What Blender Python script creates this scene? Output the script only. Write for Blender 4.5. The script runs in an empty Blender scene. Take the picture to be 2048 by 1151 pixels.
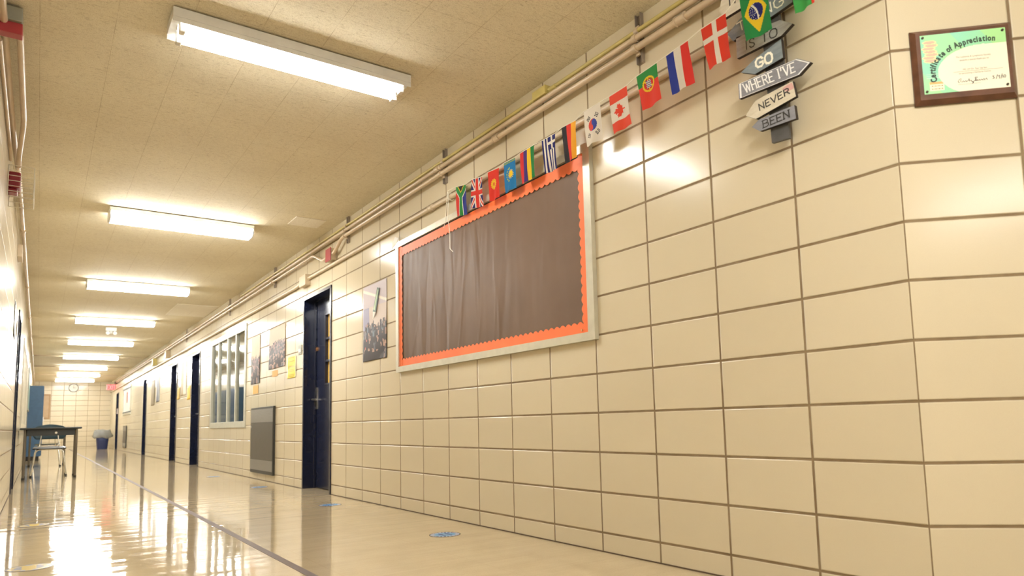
import bpy, bmesh, math, random
from mathutils import Vector, Matrix
random.seed(7)
S = bpy.context.scene
COL = S.collection

# ------------------------------------------------------------------ camera
F_PX, YAW, PITCH, ROLL = 1380.298, 0.626581, 0.104003, -0.02598
PPX, PPY = 1076.665, 695.283
CAM = Vector((-2.364852, -1.121913, 0.676715))
fw = Vector((math.sin(YAW)*math.cos(PITCH), math.cos(YAW)*math.cos(PITCH), math.sin(PITCH)))
rt = Vector((math.cos(YAW), -math.sin(YAW), 0)); up = rt.cross(fw)
rt2 = math.cos(ROLL)*rt + math.sin(ROLL)*up; up2 = -math.sin(ROLL)*rt + math.cos(ROLL)*up
cd = bpy.data.cameras.new('camera'); cam = bpy.data.objects.new('camera', cd); COL.objects.link(cam)
M = Matrix((rt2, up2, -fw)).transposed().to_4x4(); M.translation = CAM
cam.matrix_world = M
cd.sensor_fit = 'HORIZONTAL'; cd.sensor_width = 36; cd.lens = F_PX*36/2048
cd.shift_x = (1024-PPX)/2048; cd.shift_y = (PPY-575.5)/2048
cd.clip_start = .02; cd.clip_end = 100
cd.dof.use_dof = True; cd.dof.focus_distance = 4.2; cd.dof.aperture_fstop = 3.2
S.camera = cam

# ------------------------------------------------------------------ world, exposure
w = bpy.data.worlds.new('world'); S.world = w; w.use_nodes = True
w.node_tree.nodes['Background'].inputs[0].default_value = (0, 0, 0, 1)
S.view_settings.view_transform = 'Standard'; S.view_settings.look = 'None'
S.view_settings.gamma = 1; S.view_settings.use_curve_mapping = False
S.view_settings.exposure = 2.18
LAMP = 13.0            # radiance of the fluorescent tubes and diffusers
LAMP_COL = (1.0, .985, .945)

ZC = 2.68; XL = -2.60; YE = 32.1; TW = .4064; TH = .2032; Z0 = .0962

# ------------------------------------------------------------------ materials
def new_mat(name):
    m = bpy.data.materials.new(name); m.use_nodes = True
    nt = m.node_tree; b = nt.nodes['Principled BSDF']
    return m, nt, b
def N(nt, t, **k):
    n = nt.nodes.new(t)
    for a, v in k.items(): setattr(n, a, v)
    return n
def math_(nt, op, a, b=None, c=None):
    n = nt.nodes.new('ShaderNodeMath'); n.operation = op
    for i, v in enumerate((a, b, c)):
        if v is None: continue
        if isinstance(v, (int, float)): n.inputs[i].default_value = v
        else: nt.links.new(v, n.inputs[i])
    return n.outputs[0]
def ramp(nt, fac, stops):
    r = nt.nodes.new('ShaderNodeValToRGB'); nt.links.new(fac, r.inputs[0])
    cr = r.color_ramp
    while len(cr.elements) < len(stops): cr.elements.new(.5)
    for e, (p, c) in zip(cr.elements, stops):
        e.position = p; e.color = (*c, 1) if len(c) == 3 else c
    return r.outputs[0]
def noise(nt, vec, scale, detail=3, rough=.5):
    n = nt.nodes.new('ShaderNodeTexNoise'); n.inputs['Scale'].default_value = scale
    n.inputs['Detail'].default_value = detail; n.inputs['Roughness'].default_value = rough
    if vec is not None: nt.links.new(vec, n.inputs['Vector'])
    return n.outputs['Fac']
def position(nt, scale=None):
    g = nt.nodes.new('ShaderNodeNewGeometry')
    if scale is None: return g.outputs['Position']
    m = nt.nodes.new('ShaderNodeMapping'); m.inputs['Scale'].default_value = scale
    nt.links.new(g.outputs['Position'], m.inputs['Vector']); return m.outputs[0]
def objcoord(nt, scale=(1, 1, 1)):
    t = nt.nodes.new('ShaderNodeTexCoord')
    m = nt.nodes.new('ShaderNodeMapping'); m.inputs['Scale'].default_value = scale
    nt.links.new(t.outputs['Object'], m.inputs['Vector']); return m.outputs[0]
def bump(nt, b, h, strength, dist, target='Normal', prev=None):
    n = nt.nodes.new('ShaderNodeBump'); n.inputs['Strength'].default_value = strength
    n.inputs['Distance'].default_value = dist; nt.links.new(h, n.inputs['Height'])
    if prev is not None: nt.links.new(prev, n.inputs['Normal'])
    if target: nt.links.new(n.outputs[0], b.inputs[target])
    return n.outputs[0]
def srgb(r, g, b):
    f = lambda c: ((c/255+.055)/1.055)**2.4 if c > 10 else c/255/12.92
    return (f(r), f(g), f(b))
def simple(name, rgb, rough=.5, metal=0, var=.06, vscale=12, spec=.5, bumpy=0, coat=0):
    m, nt, b = new_mat(name)
    f = noise(nt, objcoord(nt), vscale, 3)
    c0 = tuple(max(0, v*(1-var)) for v in rgb); c1 = tuple(min(1, v*(1+var)) for v in rgb)
    nt.links.new(ramp(nt, f, [(.3, c0), (.7, c1)]), b.inputs['Base Color'])
    b.inputs['Roughness'].default_value = rough; b.inputs['Metallic'].default_value = metal
    b.inputs['Specular IOR Level'].default_value = spec
    if coat: b.inputs['Coat Weight'].default_value = coat; b.inputs['Coat Roughness'].default_value = .08
    if bumpy: bump(nt, b, noise(nt, objcoord(nt), vscale*6, 4), bumpy, .002)
    return m

def tile_mat(name, axis, off):
    """glazed wall block, stack bond; axis gives the horizontal running direction"""
    m, nt, b = new_mat(name)
    g = nt.nodes.new('ShaderNodeNewGeometry')
    d = nt.nodes.new('ShaderNodeVectorMath'); d.operation = 'DOT_PRODUCT'
    nt.links.new(g.outputs['Position'], d.inputs[0]); d.inputs[1].default_value = axis
    s = nt.nodes.new('ShaderNodeSeparateXYZ'); nt.links.new(g.outputs['Position'], s.inputs[0])
    u = math_(nt, 'DIVIDE', math_(nt, 'SUBTRACT', d.outputs['Value'], off), TW)
    v = math_(nt, 'DIVIDE', math_(nt, 'SUBTRACT', s.outputs['Z'], Z0), TH)
    def edge(t, size):      # distance to nearest joint in metres
        fr = math_(nt, 'FRACT', t)
        return math_(nt, 'MULTIPLY', math_(nt, 'MINIMUM', fr, math_(nt, 'SUBTRACT', 1.0, fr)), size)
    eu, ev = edge(u, TW), edge(v, TH)
    e = math_(nt, 'MINIMUM', eu, ev)
    wob = math_(nt, 'MULTIPLY', math_(nt, 'SUBTRACT', noise(nt, g.outputs['Position'], 25, 2), .5), .0016)
    e2 = math_(nt, 'ADD', e, wob)
    mask = nt.nodes.new('ShaderNodeMapRange'); mask.interpolation_type = 'SMOOTHSTEP'
    nt.links.new(e2, mask.inputs[0]); mask.inputs[1].default_value = .0040; mask.inputs[2].default_value = .0058
    cv = nt.nodes.new('ShaderNodeCombineXYZ')
    nt.links.new(math_(nt, 'FLOOR', u), cv.inputs[0]); nt.links.new(math_(nt, 'FLOOR', v), cv.inputs[1])
    wn = nt.nodes.new('ShaderNodeTexWhiteNoise'); nt.links.new(cv.outputs[0], wn.inputs['Vector'])
    tc = ramp(nt, wn.outputs['Value'], [(0, TILE_A), (.5, TILE_B), (1, TILE_C)])
    sp = noise(nt, g.outputs['Position'], 420, 2, .7)
    mix = N(nt, 'ShaderNodeMixRGB', blend_type='MULTIPLY'); mix.inputs[0].default_value = 1
    nt.links.new(tc, mix.inputs[1]); nt.links.new(ramp(nt, sp, [(.25, (.955, .95, .94)), (.6, (1.0, 1.0, 1.0))]), mix.inputs[2])
    gc = ramp(nt, noise(nt, g.outputs['Position'], 9, 4), [(.3, (.20, .135, .07)), (.7, (.29, .215, .125))])
    m2 = N(nt, 'ShaderNodeMixRGB'); nt.links.new(mask.outputs[0], m2.inputs[0])
    nt.links.new(gc, m2.inputs[1]); nt.links.new(mix.outputs[0], m2.inputs[2])
    nt.links.new(m2.outputs[0], b.inputs['Base Color'])
    ro = math_(nt, 'ADD', math_(nt, 'MULTIPLY', math_(nt, 'SUBTRACT', 1.0, mask.outputs[0]), .5), .19)
    nt.links.new(ro, b.inputs['Roughness'])
    mr = nt.nodes.new('ShaderNodeMapRange'); mr.interpolation_type = 'SMOOTHSTEP'
    nt.links.new(e2, mr.inputs[0]); mr.inputs[1].default_value = .0025; mr.inputs[2].default_value = .0085
    big = noise(nt, g.outputs['Position'], 4.0, 2)
    n1 = bump(nt, b, big, .15, .004, None)
    bump(nt, b, mr.outputs[0], .7, .004, 'Normal', n1)
    b.inputs['Specular IOR Level'].default_value = .33
    return m
TILE_A, TILE_B, TILE_C = (.645, .570, .415), (.66, .585, .428), (.675, .598, .44)
M_TR = tile_mat('glazed_tile_right', (0, 1, 0), 0)
M_TL = tile_mat('glazed_tile_left', (0, 1, 0), .12)
M_TE = tile_mat('glazed_tile_end', (1, 0, 0), .03)
M_TA = tile_mat('glazed_tile_corner', (.70711, -.70711, 0), .385)

def floor_mat():
    m, nt, b = new_mat('waxed_floor')
    p = position(nt)
    s = nt.nodes.new('ShaderNodeSeparateXYZ'); nt.links.new(p, s.inputs[0])
    def edge(t):
        fr = math_(nt, 'FRACT', math_(nt, 'DIVIDE', t, .6096))
        return math_(nt, 'MINIMUM', fr, math_(nt, 'SUBTRACT', 1.0, fr))
    e = math_(nt, 'MINIMUM', edge(s.outputs['X']), edge(math_(nt, 'ADD', s.outputs['Y'], .13)))
    seam = nt.nodes.new('ShaderNodeMapRange'); nt.links.new(e, seam.inputs[0])
    seam.inputs[1].default_value = .002; seam.inputs[2].default_value = .005
    c = ramp(nt, noise(nt, p, 5, 5, .6), [(.3, (.53, .43, .275)), (.5, (.56, .455, .295)), (.75, (.585, .48, .315))])
    sp = ramp(nt, noise(nt, p, 160, 2, .7), [(.30, (.90, .88, .85)), (.5, (1, 1, 1))])
    mx = N(nt, 'ShaderNodeMixRGB', blend_type='MULTIPLY'); mx.inputs[0].default_value = 1
    nt.links.new(c, mx.inputs[1]); nt.links.new(sp, mx.inputs[2])
    m2 = N(nt, 'ShaderNodeMixRGB', blend_type='MULTIPLY'); m2.inputs[0].default_value = 1
    nt.links.new(mx.outputs[0], m2.inputs[1])
    nt.links.new(ramp(nt, seam.outputs[0], [(0, (.93, .915, .89)), (1, (1, 1, 1))]), m2.inputs[2])
    nt.links.new(m2.outputs[0], b.inputs['Base Color'])
    rr = ramp(nt, noise(nt, p, 2.2, 4), [(.3, (.03,)*3), (.75, (.075,)*3)])
    nt.links.new(rr, b.inputs['Roughness'])
    b.inputs['Specular IOR Level'].default_value = .38
    h1 = noise(nt, position(nt, (1.1, 7.5, 1)), 1.0, 2, .4)
    h2 = noise(nt, position(nt, (2.6, 34, 1)), 1.0, 2, .5)
    h3 = noise(nt, position(nt, (4.5, 2.2, 1)), 1.0, 1, .4)
    n0 = bump(nt, b, h3, .3, .0030, None)
    n1 = bump(nt, b, h1, .5, .0042, None, n0)
    bump(nt, b, h2, .5, .0007, 'Normal', n1)
    return m
M_FLOOR = floor_mat()

def ceiling_mat(name, patch=False):
    m, nt, b = new_mat(name)
    p = position(nt)
    s = nt.nodes.new('ShaderNodeSeparateXYZ'); nt.links.new(p, s.inputs[0])
    def edge(t, sz):
        fr = math_(nt, 'FRACT', math_(nt, 'DIVIDE', t, sz))
        return math_(nt, 'MINIMUM', fr, math_(nt, 'SUBTRACT', 1.0, fr))
    ex = edge(s.outputs['X'], .3048); ey = edge(math_(nt, 'ADD', s.outputs['Y'], .1), .3048)
    e = math_(nt, 'MINIMUM', ex, ey)
    w_ = math_(nt, 'ADD', e, math_(nt, 'MULTIPLY', math_(nt, 'SUBTRACT', noise(nt, p, 6, 3), .5), .016))
    seam = nt.nodes.new('ShaderNodeMapRange'); nt.links.new(w_, seam.inputs[0])
    seam.inputs[1].default_value = .0; seam.inputs[2].default_value = .008
    fis = noise(nt, position(nt, (38, 95, 1)), 1.0, 5, .72)
    grit = noise(nt, p, 240, 3, .7)
    if patch: cs = [(.3, (.90, .85, .74)), (.7, (.92, .88, .78))]
    else: cs = [(.27, (.52, .45, .315)), (.45, (.79, .725, .56)), (.7, (.83, .77, .605))]
    c = ramp(nt, fis, cs)
    mx = N(nt, 'ShaderNodeMixRGB', blend_type='MULTIPLY'); mx.inputs[0].default_value = 1
    nt.links.new(c, mx.inputs[1]); nt.links.new(ramp(nt, grit, [(.36, (.74, .70, .62)), (.50, (1, 1, 1))]), mx.inputs[2])
    m2 = N(nt, 'ShaderNodeMixRGB', blend_type='MULTIPLY'); m2.inputs[0].default_value = 1
    nt.links.new(mx.outputs[0], m2.inputs[1])
    nt.links.new(ramp(nt, seam.outputs[0], [(0, (.80, .76, .70)), (1, (1, 1, 1))]), m2.inputs[2])
    m3 = N(nt, 'ShaderNodeMixRGB', blend_type='MULTIPLY'); m3.inputs[0].default_value = 1
    nt.links.new(m2.outputs[0], m3.inputs[1])
    nt.links.new(ramp(nt, noise(nt, p, 1.1, 3), [(.3, (.93, .91, .88)), (.7, (1.03, 1.03, 1.03))]), m3.inputs[2])
    nt.links.new(m3.outputs[0], b.inputs['Base Color'])
    b.inputs['Roughness'].default_value = .85; b.inputs['Specular IOR Level'].default_value = .2
    n1 = bump(nt, b, fis, .5, .004, None)
    n2 = bump(nt, b, grit, .5, .002, None, n1)
    bump(nt, b, seam.outputs[0], .4, .002, 'Normal', n2)
    return m
M_CEIL = ceiling_mat('acoustic_ceiling'); M_PATCH = ceiling_mat('new_acoustic_tile', True)

def emis(name, col, strength):
    m, nt, b = new_mat(name)
    b.inputs['Base Color'].default_value = (.8, .8, .8, 1)
    b.inputs['Emission Color'].default_value = (*col, 1); b.inputs['Emission Strength'].default_value = strength
    return m
M_TUBE = emis('fluorescent_tube_glow', LAMP_COL, LAMP*1.32)
M_DIFF = emis('lit_acrylic_diffuser', LAMP_COL, LAMP)
M_WHITE = simple('white_enamel', (.72, .72, .70), .35)
M_SOCK = simple('lampholder_plastic', (.75, .72, .64), .4)
M_NAVY = simple('navy_gloss_paint', (.009, .013, .036), .22, var=.15, vscale=5, bumpy=.25, coat=.4)
M_NAVY2 = simple('navy_door_paint', (.010, .015, .044), .25, var=.12, vscale=4, bumpy=.2, coat=.3)
M_STEEL = simple('brushed_steel', (.62, .61, .58), .28, 1)
M_CHROME = simple('chrome', (.8, .79, .76), .12, 1)
M_BRASS = simple('brass', (.75, .45, .25), .3, 1)
M_PIPE = simple('beige_painted_conduit', (.60, .475, .33), .32, var=.08, vscale=7)
M_PIPE2 = simple('cream_painted_raceway', (.60, .49, .34), .34, var=.06, vscale=7)
M_YELLOW = simple('yellow_painted_conduit', (.60, .50, .17), .36, var=.1)
M_STRUT = simple('galvanized_channel', (.36, .31, .26), .45, .6)
M_RED = simple('red_painted_metal', (.36, .035, .04), .4)
M_DRED = simple('dark_red_plastic', (.23, .012, .02), .35)
M_GREYBOX = simple('grey_painted_metal', (.30, .30, .24), .45)
M_FRAME = simple('brushed_aluminium', (.62, .60, .50), .34, .45, var=.05, vscale=20)
M_ORANGE = simple('orange_border_card', (.92, .185, .045), .5, var=.05, vscale=10)
M_BLACK = simple('black_rubber_and_shadow', (.02, .018, .016), .6)
M_PANEL = simple('grey_steel_panel', (.115, .105, .09), .4, .3, var=.05)
M_PERF = None
M_STRING = simple('white_cotton_string', (.80, .76, .64), .7)
M_WOOD = simple('walnut_wood', (.115, .048, .025), .35, var=.3, vscale=18)
M_LOCK = simple('blue_locker_paint', (.04, .11, .23), .35, var=.08)
M_TEAL = simple('teal_paper', (.20, .48, .50), .4)
M_DESK = simple('dark_desk_laminate', (.022, .024, .022), .45)
M_DESKLEG = simple('grey_metal_leg', (.19, .165, .13), .35, .7)
M_SHELL = simple('blue_plastic_shell', (.035, .07, .09), .45, spec=.3)
M_SEAT = simple('dark_plastic_seat', (.03, .028, .025), .45, spec=.3)
M_SHELLG = simple('grey_plastic_shell', (.10, .12, .10), .4)
M_CREAM = simple('cream_enamel', (.62, .57, .45), .35)
M_BIN = simple('blue_bin_plastic', (.018, .032, .12), .4)
M_WINFR = simple('pale_grey_painted_frame', (.50, .50, .42), .38)
M_PAPER = simple('white_paper', (.80, .78, .72), .55, var=.02)
M_GREYPLY = simple('weathered_grey_wood', (.15, .165, .17), .6, var=.28, vscale=26, bumpy=.3)
M_TAPE = simple('purple_floor_tape', (.12, .08, .068), .5, var=.12, vscale=3)
M_INK = simple('black_ink', (.012, .011, .010), .5)
M_DKINK = simple('dark_grey_paint', (.035, .033, .032), .6)
M_CRPAINT = simple('cream_paint', (.92, .90, .78), .6)
M_WHPAINT = simple('white_paint', (.90, .90, .90), .6)

def perf_mat():
    m, nt, b = new_mat('perforated_steel')
    v = nt.nodes.new('ShaderNodeTexVoronoi'); v.inputs['Scale'].default_value = 1
    nt.links.new(position(nt, (90, 90, 90)), v.inputs['Vector']); v.inputs['Randomness'].default_value = .15
    nt.links.new(ramp(nt, v.outputs['Distance'], [(.22, (.12, .115, .10)), (.38, (.30, .29, .265))]), b.inputs['Base Color'])
    b.inputs['Roughness'].default_value = .42; b.inputs['Metallic'].default_value = .3
    return m
M_PERF = perf_mat()
def painted(name, rough=.55, transl=0, coat=0):
    """surface printed with its own colours, kept in the mesh's colour attribute"""
    m, nt, b = new_mat(name)
    a = nt.nodes.new('ShaderNodeAttribute'); a.attribute_name = 'print'
    mx = N(nt, 'ShaderNodeMixRGB', blend_type='MULTIPLY'); mx.inputs[0].default_value = 1
    nt.links.new(a.outputs['Color'], mx.inputs[1])
    nt.links.new(ramp(nt, noise(nt, position(nt), 60, 2), [(.3, (1.0,)*3), (.7, (1,)*3)]), mx.inputs[2])
    nt.links.new(mx.outputs[0], b.inputs['Base Color'])
    b.inputs['Roughness'].default_value = rough; b.inputs['Specular IOR Level'].default_value = .22 if not coat else .5
    if coat: b.inputs['Coat Weight'].default_value = coat; b.inputs['Coat Roughness'].default_value = .15
    if transl:
        t = nt.nodes.new('ShaderNodeBsdfTranslucent'); nt.links.new(mx.outputs[0], t.inputs[0])
        s = nt.nodes.new('ShaderNodeMixShader'); s.inputs[0].default_value = transl
        nt.links.new(b.outputs[0], s.inputs[1]); nt.links.new(t.outputs[0], s.inputs[2])
        nt.links.new(s.outputs[0], nt.nodes['Material Output'].inputs[0])
    return m
M_FLAG = painted('printed_flag_cloth', .7, .38)
M_PHOTO = painted('laminated_photo_print', .45, 0, 0)
M_CERT = painted('printed_certificate', .35, 0, .3)
M_STICK = painted('printed_vinyl_sticker', .25)
def kraft():
    m, nt, b = new_mat('brown_backing_paper')
    nt.links.new(ramp(nt, noise(nt, position(nt), 3, 4), [(.3, (.150, .092, .057)), (.7, (.178, .110, .069))]), b.inputs['Base Color'])
    b.inputs['Roughness'].default_value = .5; b.inputs['Specular IOR Level'].default_value = .3
    return m
M_KRAFT = kraft()
def glass():
    m, nt, b = new_mat('window_glass')
    b.inputs['Base Color'].default_value = (.85, .9, .87, 1); b.inputs['Roughness'].default_value = .03
    b.inputs['Transmission Weight'].default_value = 1; b.inputs['IOR'].default_value = 1.5
    bump(nt, b, noise(nt, position(nt), 2.0, 1), .03, .002)
    return m
M_GLASS = glass()
def bagmat():
    m, nt, b = new_mat('translucent_bag_film')
    b.inputs['Base Color'].default_value = (.36, .38, .38, 1); b.inputs['Roughness'].default_value = .25
    t = nt.nodes.new('ShaderNodeBsdfTransparent')
    s = nt.nodes.new('ShaderNodeMixShader'); s.inputs[0].default_value = .72
    nt.links.new(t.outputs[0], s.inputs[1]); nt.links.new(b.outputs[0], s.inputs[2])
    nt.links.new(s.outputs[0], nt.nodes['Material Output'].inputs[0])
    return m
M_BAG = bagmat()

# ------------------------------------------------------------------ mesh building
class Frame:
    def __init__(s, o, u, v, n): s.o, s.u, s.v, s.n = Vector(o), Vector(u), Vector(v), Vector(n)
    def __call__(s, a, b, c=0): return s.o + s.u*a + s.v*b + s.n*c
WR = Frame((0, 0, 0), (0, 1, 0), (0, 0, 1), (-1, 0, 0))           # right wall: (y, z, out)
WL = Frame((XL, 0, 0), (0, 1, 0), (0, 0, 1), (1, 0, 0))
q = .70710678
WA = Frame((0, 0, 0), (q, -q, 0), (0, 0, 1), (-q, -q, 0))         # corner wall: (s, z, out)
WE = Frame((0, YE, 0), (1, 0, 0), (0, 0, 1), (0, -1, 0))

class MB:
    def __init__(s): s.v, s.f, s.m, s.c = [], [], [], []
    def add(s, vs, fs, m=0, col=None):
        b = len(s.v); s.v += [Vector(p) for p in vs]
        for f in fs: s.f.append([b+i for i in f]); s.m.append(m); s.c.append(col)
        return s
    def box(s, x0, x1, y0, y1, z0, z1, m=0):
        return s.add([(x, y, z) for x in (x0, x1) for y in (y0, y1) for z in (z0, z1)],
            [(0, 1, 3, 2), (4, 6, 7, 5), (0, 4, 5, 1), (2, 3, 7, 6), (0, 2, 6, 4), (1, 5, 7, 3)], m)
    def fbox(s, fr, u0, u1, v0, v1, n0, n1, m=0):
        return s.add([fr(a, b, c) for a in (u0, u1) for b in (v0, v1) for c in (n0, n1)],
            [(0, 1, 3, 2), (4, 6, 7, 5), (0, 4, 5, 1), (2, 3, 7, 6), (0, 2, 6, 4), (1, 5, 7, 3)], m)
    def prism(s, fr, poly, n0, n1, m=0, side=None):
        k = len(poly); vs = [fr(a, b, n0) for a, b in poly] + [fr(a, b, n1) for a, b in poly]
        s.add(vs, [list(range(k))[::-1], list(range(k, 2*k))], m)
        return s.add(vs, [(i, (i+1) % k, k+(i+1) % k, k+i) for i in range(k)], m if side is None else side)
    def tube(s, pts, r, seg=10, m=0, cap=True):
        pts = [Vector(p) for p in pts]; rings = []; prev = None
        for i, p in enumerate(pts):
            t = ((pts[i+1] if i+1 < len(pts) else p) - (pts[i-1] if i else p)).normalized()
            a = Vector((0, 0, 1)) if abs(t.z) < .95 else Vector((1, 0, 0))
            if prev is None: n = (a - t*a.dot(t)).normalized()
            else: n = (prev - t*prev.dot(t)).normalized()
            prev = n; bn = t.cross(n)
            rr = r[i] if isinstance(r, (list, tuple)) else r
            rings.append([p + (n*math.cos(2*math.pi*k/seg) + bn*math.sin(2*math.pi*k/seg))*rr for k in range(seg)])
        vs = [v for g in rings for v in g]
        fs = [(i*seg+k, i*seg+(k+1) % seg, (i+1)*seg+(k+1) % seg, (i+1)*seg+k) for i in range(len(pts)-1) for k in range(seg)]
        if cap: fs += [list(range(seg))[::-1], [(len(pts)-1)*seg+k for k in range(seg)]]
        return s.add(vs, fs, m)
    def disc(s, c, n, r, th, seg=20, m=0):
        return s.tube([Vector(c), Vector(c)+Vector(n)*th], r, seg, m)
    def build(s, name, mats, parent=None, origin=None, smooth=False, bevel=0, solid=0):
        if not isinstance(mats, (list, tuple)): mats = [mats]
        if origin is None:
            if parent is not None: origin = world_loc(parent)
            else:
                lo = [min(v[i] for v in s.v) for i in range(3)]; hi = [max(v[i] for v in s.v) for i in range(3)]
                origin = Vector(((lo[0]+hi[0])/2, (lo[1]+hi[1])/2, lo[2]))
        origin = Vector(origin)
        me = bpy.data.meshes.new(name)
        me.from_pydata([v-origin for v in s.v], [], s.f)
        for m in mats: me.materials.append(m)
        me.polygons.foreach_set('material_index', s.m)
        if any(c is not None for c in s.c):
            at = me.color_attributes.new('print', 'FLOAT_COLOR', 'CORNER')
            data = []
            for p, c in zip(me.polygons, s.c):
                c = c or (.8, .8, .8)
                data += [c[0], c[1], c[2], 1]*len(p.vertices)
            at.data.foreach_set('color', data)
        if smooth: me.polygons.foreach_set('use_smooth', [True]*len(me.polygons))
        me.validate(); me.update()
        bm = bmesh.new(); bm.from_mesh(me)
        if smooth: bmesh.ops.remove_doubles(bm, verts=bm.verts, dist=1e-6)
        if not any(c is not None for c in s.c): bmesh.ops.recalc_face_normals(bm, faces=bm.faces)
        bm.to_mesh(me); bm.free()
        o = bpy.data.objects.new(name, me); COL.objects.link(o)
        if parent is not None:
            o.parent = parent; o.location = origin - world_loc(parent)
        else: o.location = origin
        if smooth:
            try: me.set_sharp_from_angle(angle=math.radians(40))
            except Exception: pass
        if bevel:
            b = o.modifiers.new('bevel', 'BEVEL'); b.width = bevel; b.segments = 2; b.limit_method = 'ANGLE'; b.angle_limit = .6
        if solid:
            b = o.modifiers.new('thickness', 'SOLIDIFY'); b.thickness = solid; b.offset = 0
        return o
def world_loc(o):
    p = Vector(o.location)
    while o.parent: o = o.parent; p = p + Vector(o.location)
    return p
def thing(name, loc, label, cat, group=None):
    o = bpy.data.objects.new(name, None); COL.objects.link(o); o.location = loc
    o.empty_display_size = .05
    return tag(o, label, cat, group)
def tag(o, label, cat, group=None):
    o['label'] = label; o['category'] = cat
    if group: o['group'] = group
    return o
def struct(o, label=None):
    o['kind'] = 'structure'
    if label: o['label'] = label
    return o
def copy_tree(o, parent=None):
    c = o.copy(); COL.objects.link(c); c.parent = parent
    for ch in list(o.children): copy_tree(ch, c)
    return c

# ------------------------------------------------------------------ room shell
def wall_cells(mb, fr, u0, u1, v0, v1, th, holes):
    """solid wall slab behind the frame plane with rectangular openings"""
    us = sorted({u0, u1, *[h[0] for h in holes], *[h[1] for h in holes]})
    for a, b in zip(us, us[1:]):
        cm = (a+b)/2; hs = sorted([h for h in holes if h[0] < cm < h[1]], key=lambda h: h[2])
        z = v0
        for h in hs:
            if h[2] > z: mb.fbox(fr, a, b, z, h[2], -th, 0)
            z = h[3]
        if z < v1: mb.fbox(fr, a, b, z, v1, -th, 0)
DOORS = [(5.69, 6.60), (12.70, 13.55), (15.30, 16.10), (20.40, 21.12), (28.55, 29.45)]
DH = 2.10
WIN = (9.24, 11.66, .71, 2.13)
mb = MB(); wall_cells(mb, WR, 0, YE, 0, ZC, .24, [(a, b, 0, DH) for a, b in DOORS] + [WIN])
struct(mb.build('wall_right', M_TR, origin=(0, 0, 0)))
LDOOR = (8.75, 9.70)
LWIN = (12.2, 17.6, .78, 2.12)
mb = MB(); wall_cells(mb, WL, -6.5, YE, 0, ZC, .2, [(LDOOR[0], LDOOR[1], 0, DH), LWIN])
struct(mb.build('wall_left', M_TL, origin=(XL, 0, 0)))
mb = MB(); mb.fbox(WE, XL-.2, .24, 0, ZC, -.2, 0); struct(mb.build('wall_end', M_TE, origin=(0, YE, 0)))
mb = MB(); mb.fbox(WA, 0, 1.2, 0, ZC, -.15, 0)
struct(mb.build('wall_corner', M_TA, origin=(0, 0, 0)))
mb = MB(); mb.box(.8485, 1.05, -6.5, -.8485, 0, ZC); mb.box(XL-.2, 1.05, -6.7, -6.5, 0, ZC)
struct(mb.build('wall_back', M_TL, origin=(.85, -6.5, 0)))
mb = MB(); mb.box(XL-.2, 3.2, -6.7, YE+.2, -.1, 0); struct(mb.build('floor', M_FLOOR, origin=(0, 0, 0)))
mb = MB(); mb.box(XL-.2, 3.2, -6.7, YE+.2, ZC, ZC+.1); struct(mb.build('ceiling', M_CEIL, origin=(0, 0, ZC)))
mb = MB(); mb.box(-.4350, -.1450, 5.44, 5.735, ZC-.006, ZC+.002); struct(mb.build('trim_1', M_PATCH), 'paler replacement ceiling tile near the first door')
mb = MB(); mb.box(-.635, -.02, 11.1, 12.4, ZC-.003, ZC+.002); struct(mb.build('trim_2', M_PATCH), 'paler replacement ceiling tiles above the corridor window')
# dark joint where the tile meets the floor
mb = MB()
ys = [0] + [v for d in DOORS for v in d] + [YE]
for a, b in zip(ys[::2], ys[1::2]): mb.box(-.004, .0, a, b, 0, .006)
M_JOINT = simple('dark_floor_joint', (.10, .065, .035), .7)
struct(mb.build('baseboard_right', M_JOINT))
mb = MB(); mb.box(XL, XL+.004, -6.4, LDOOR[0], 0, .006); mb.box(XL, XL+.004, LDOOR[1], YE, 0, .006); struct(mb.build('baseboard_left', M_JOINT))

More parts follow.
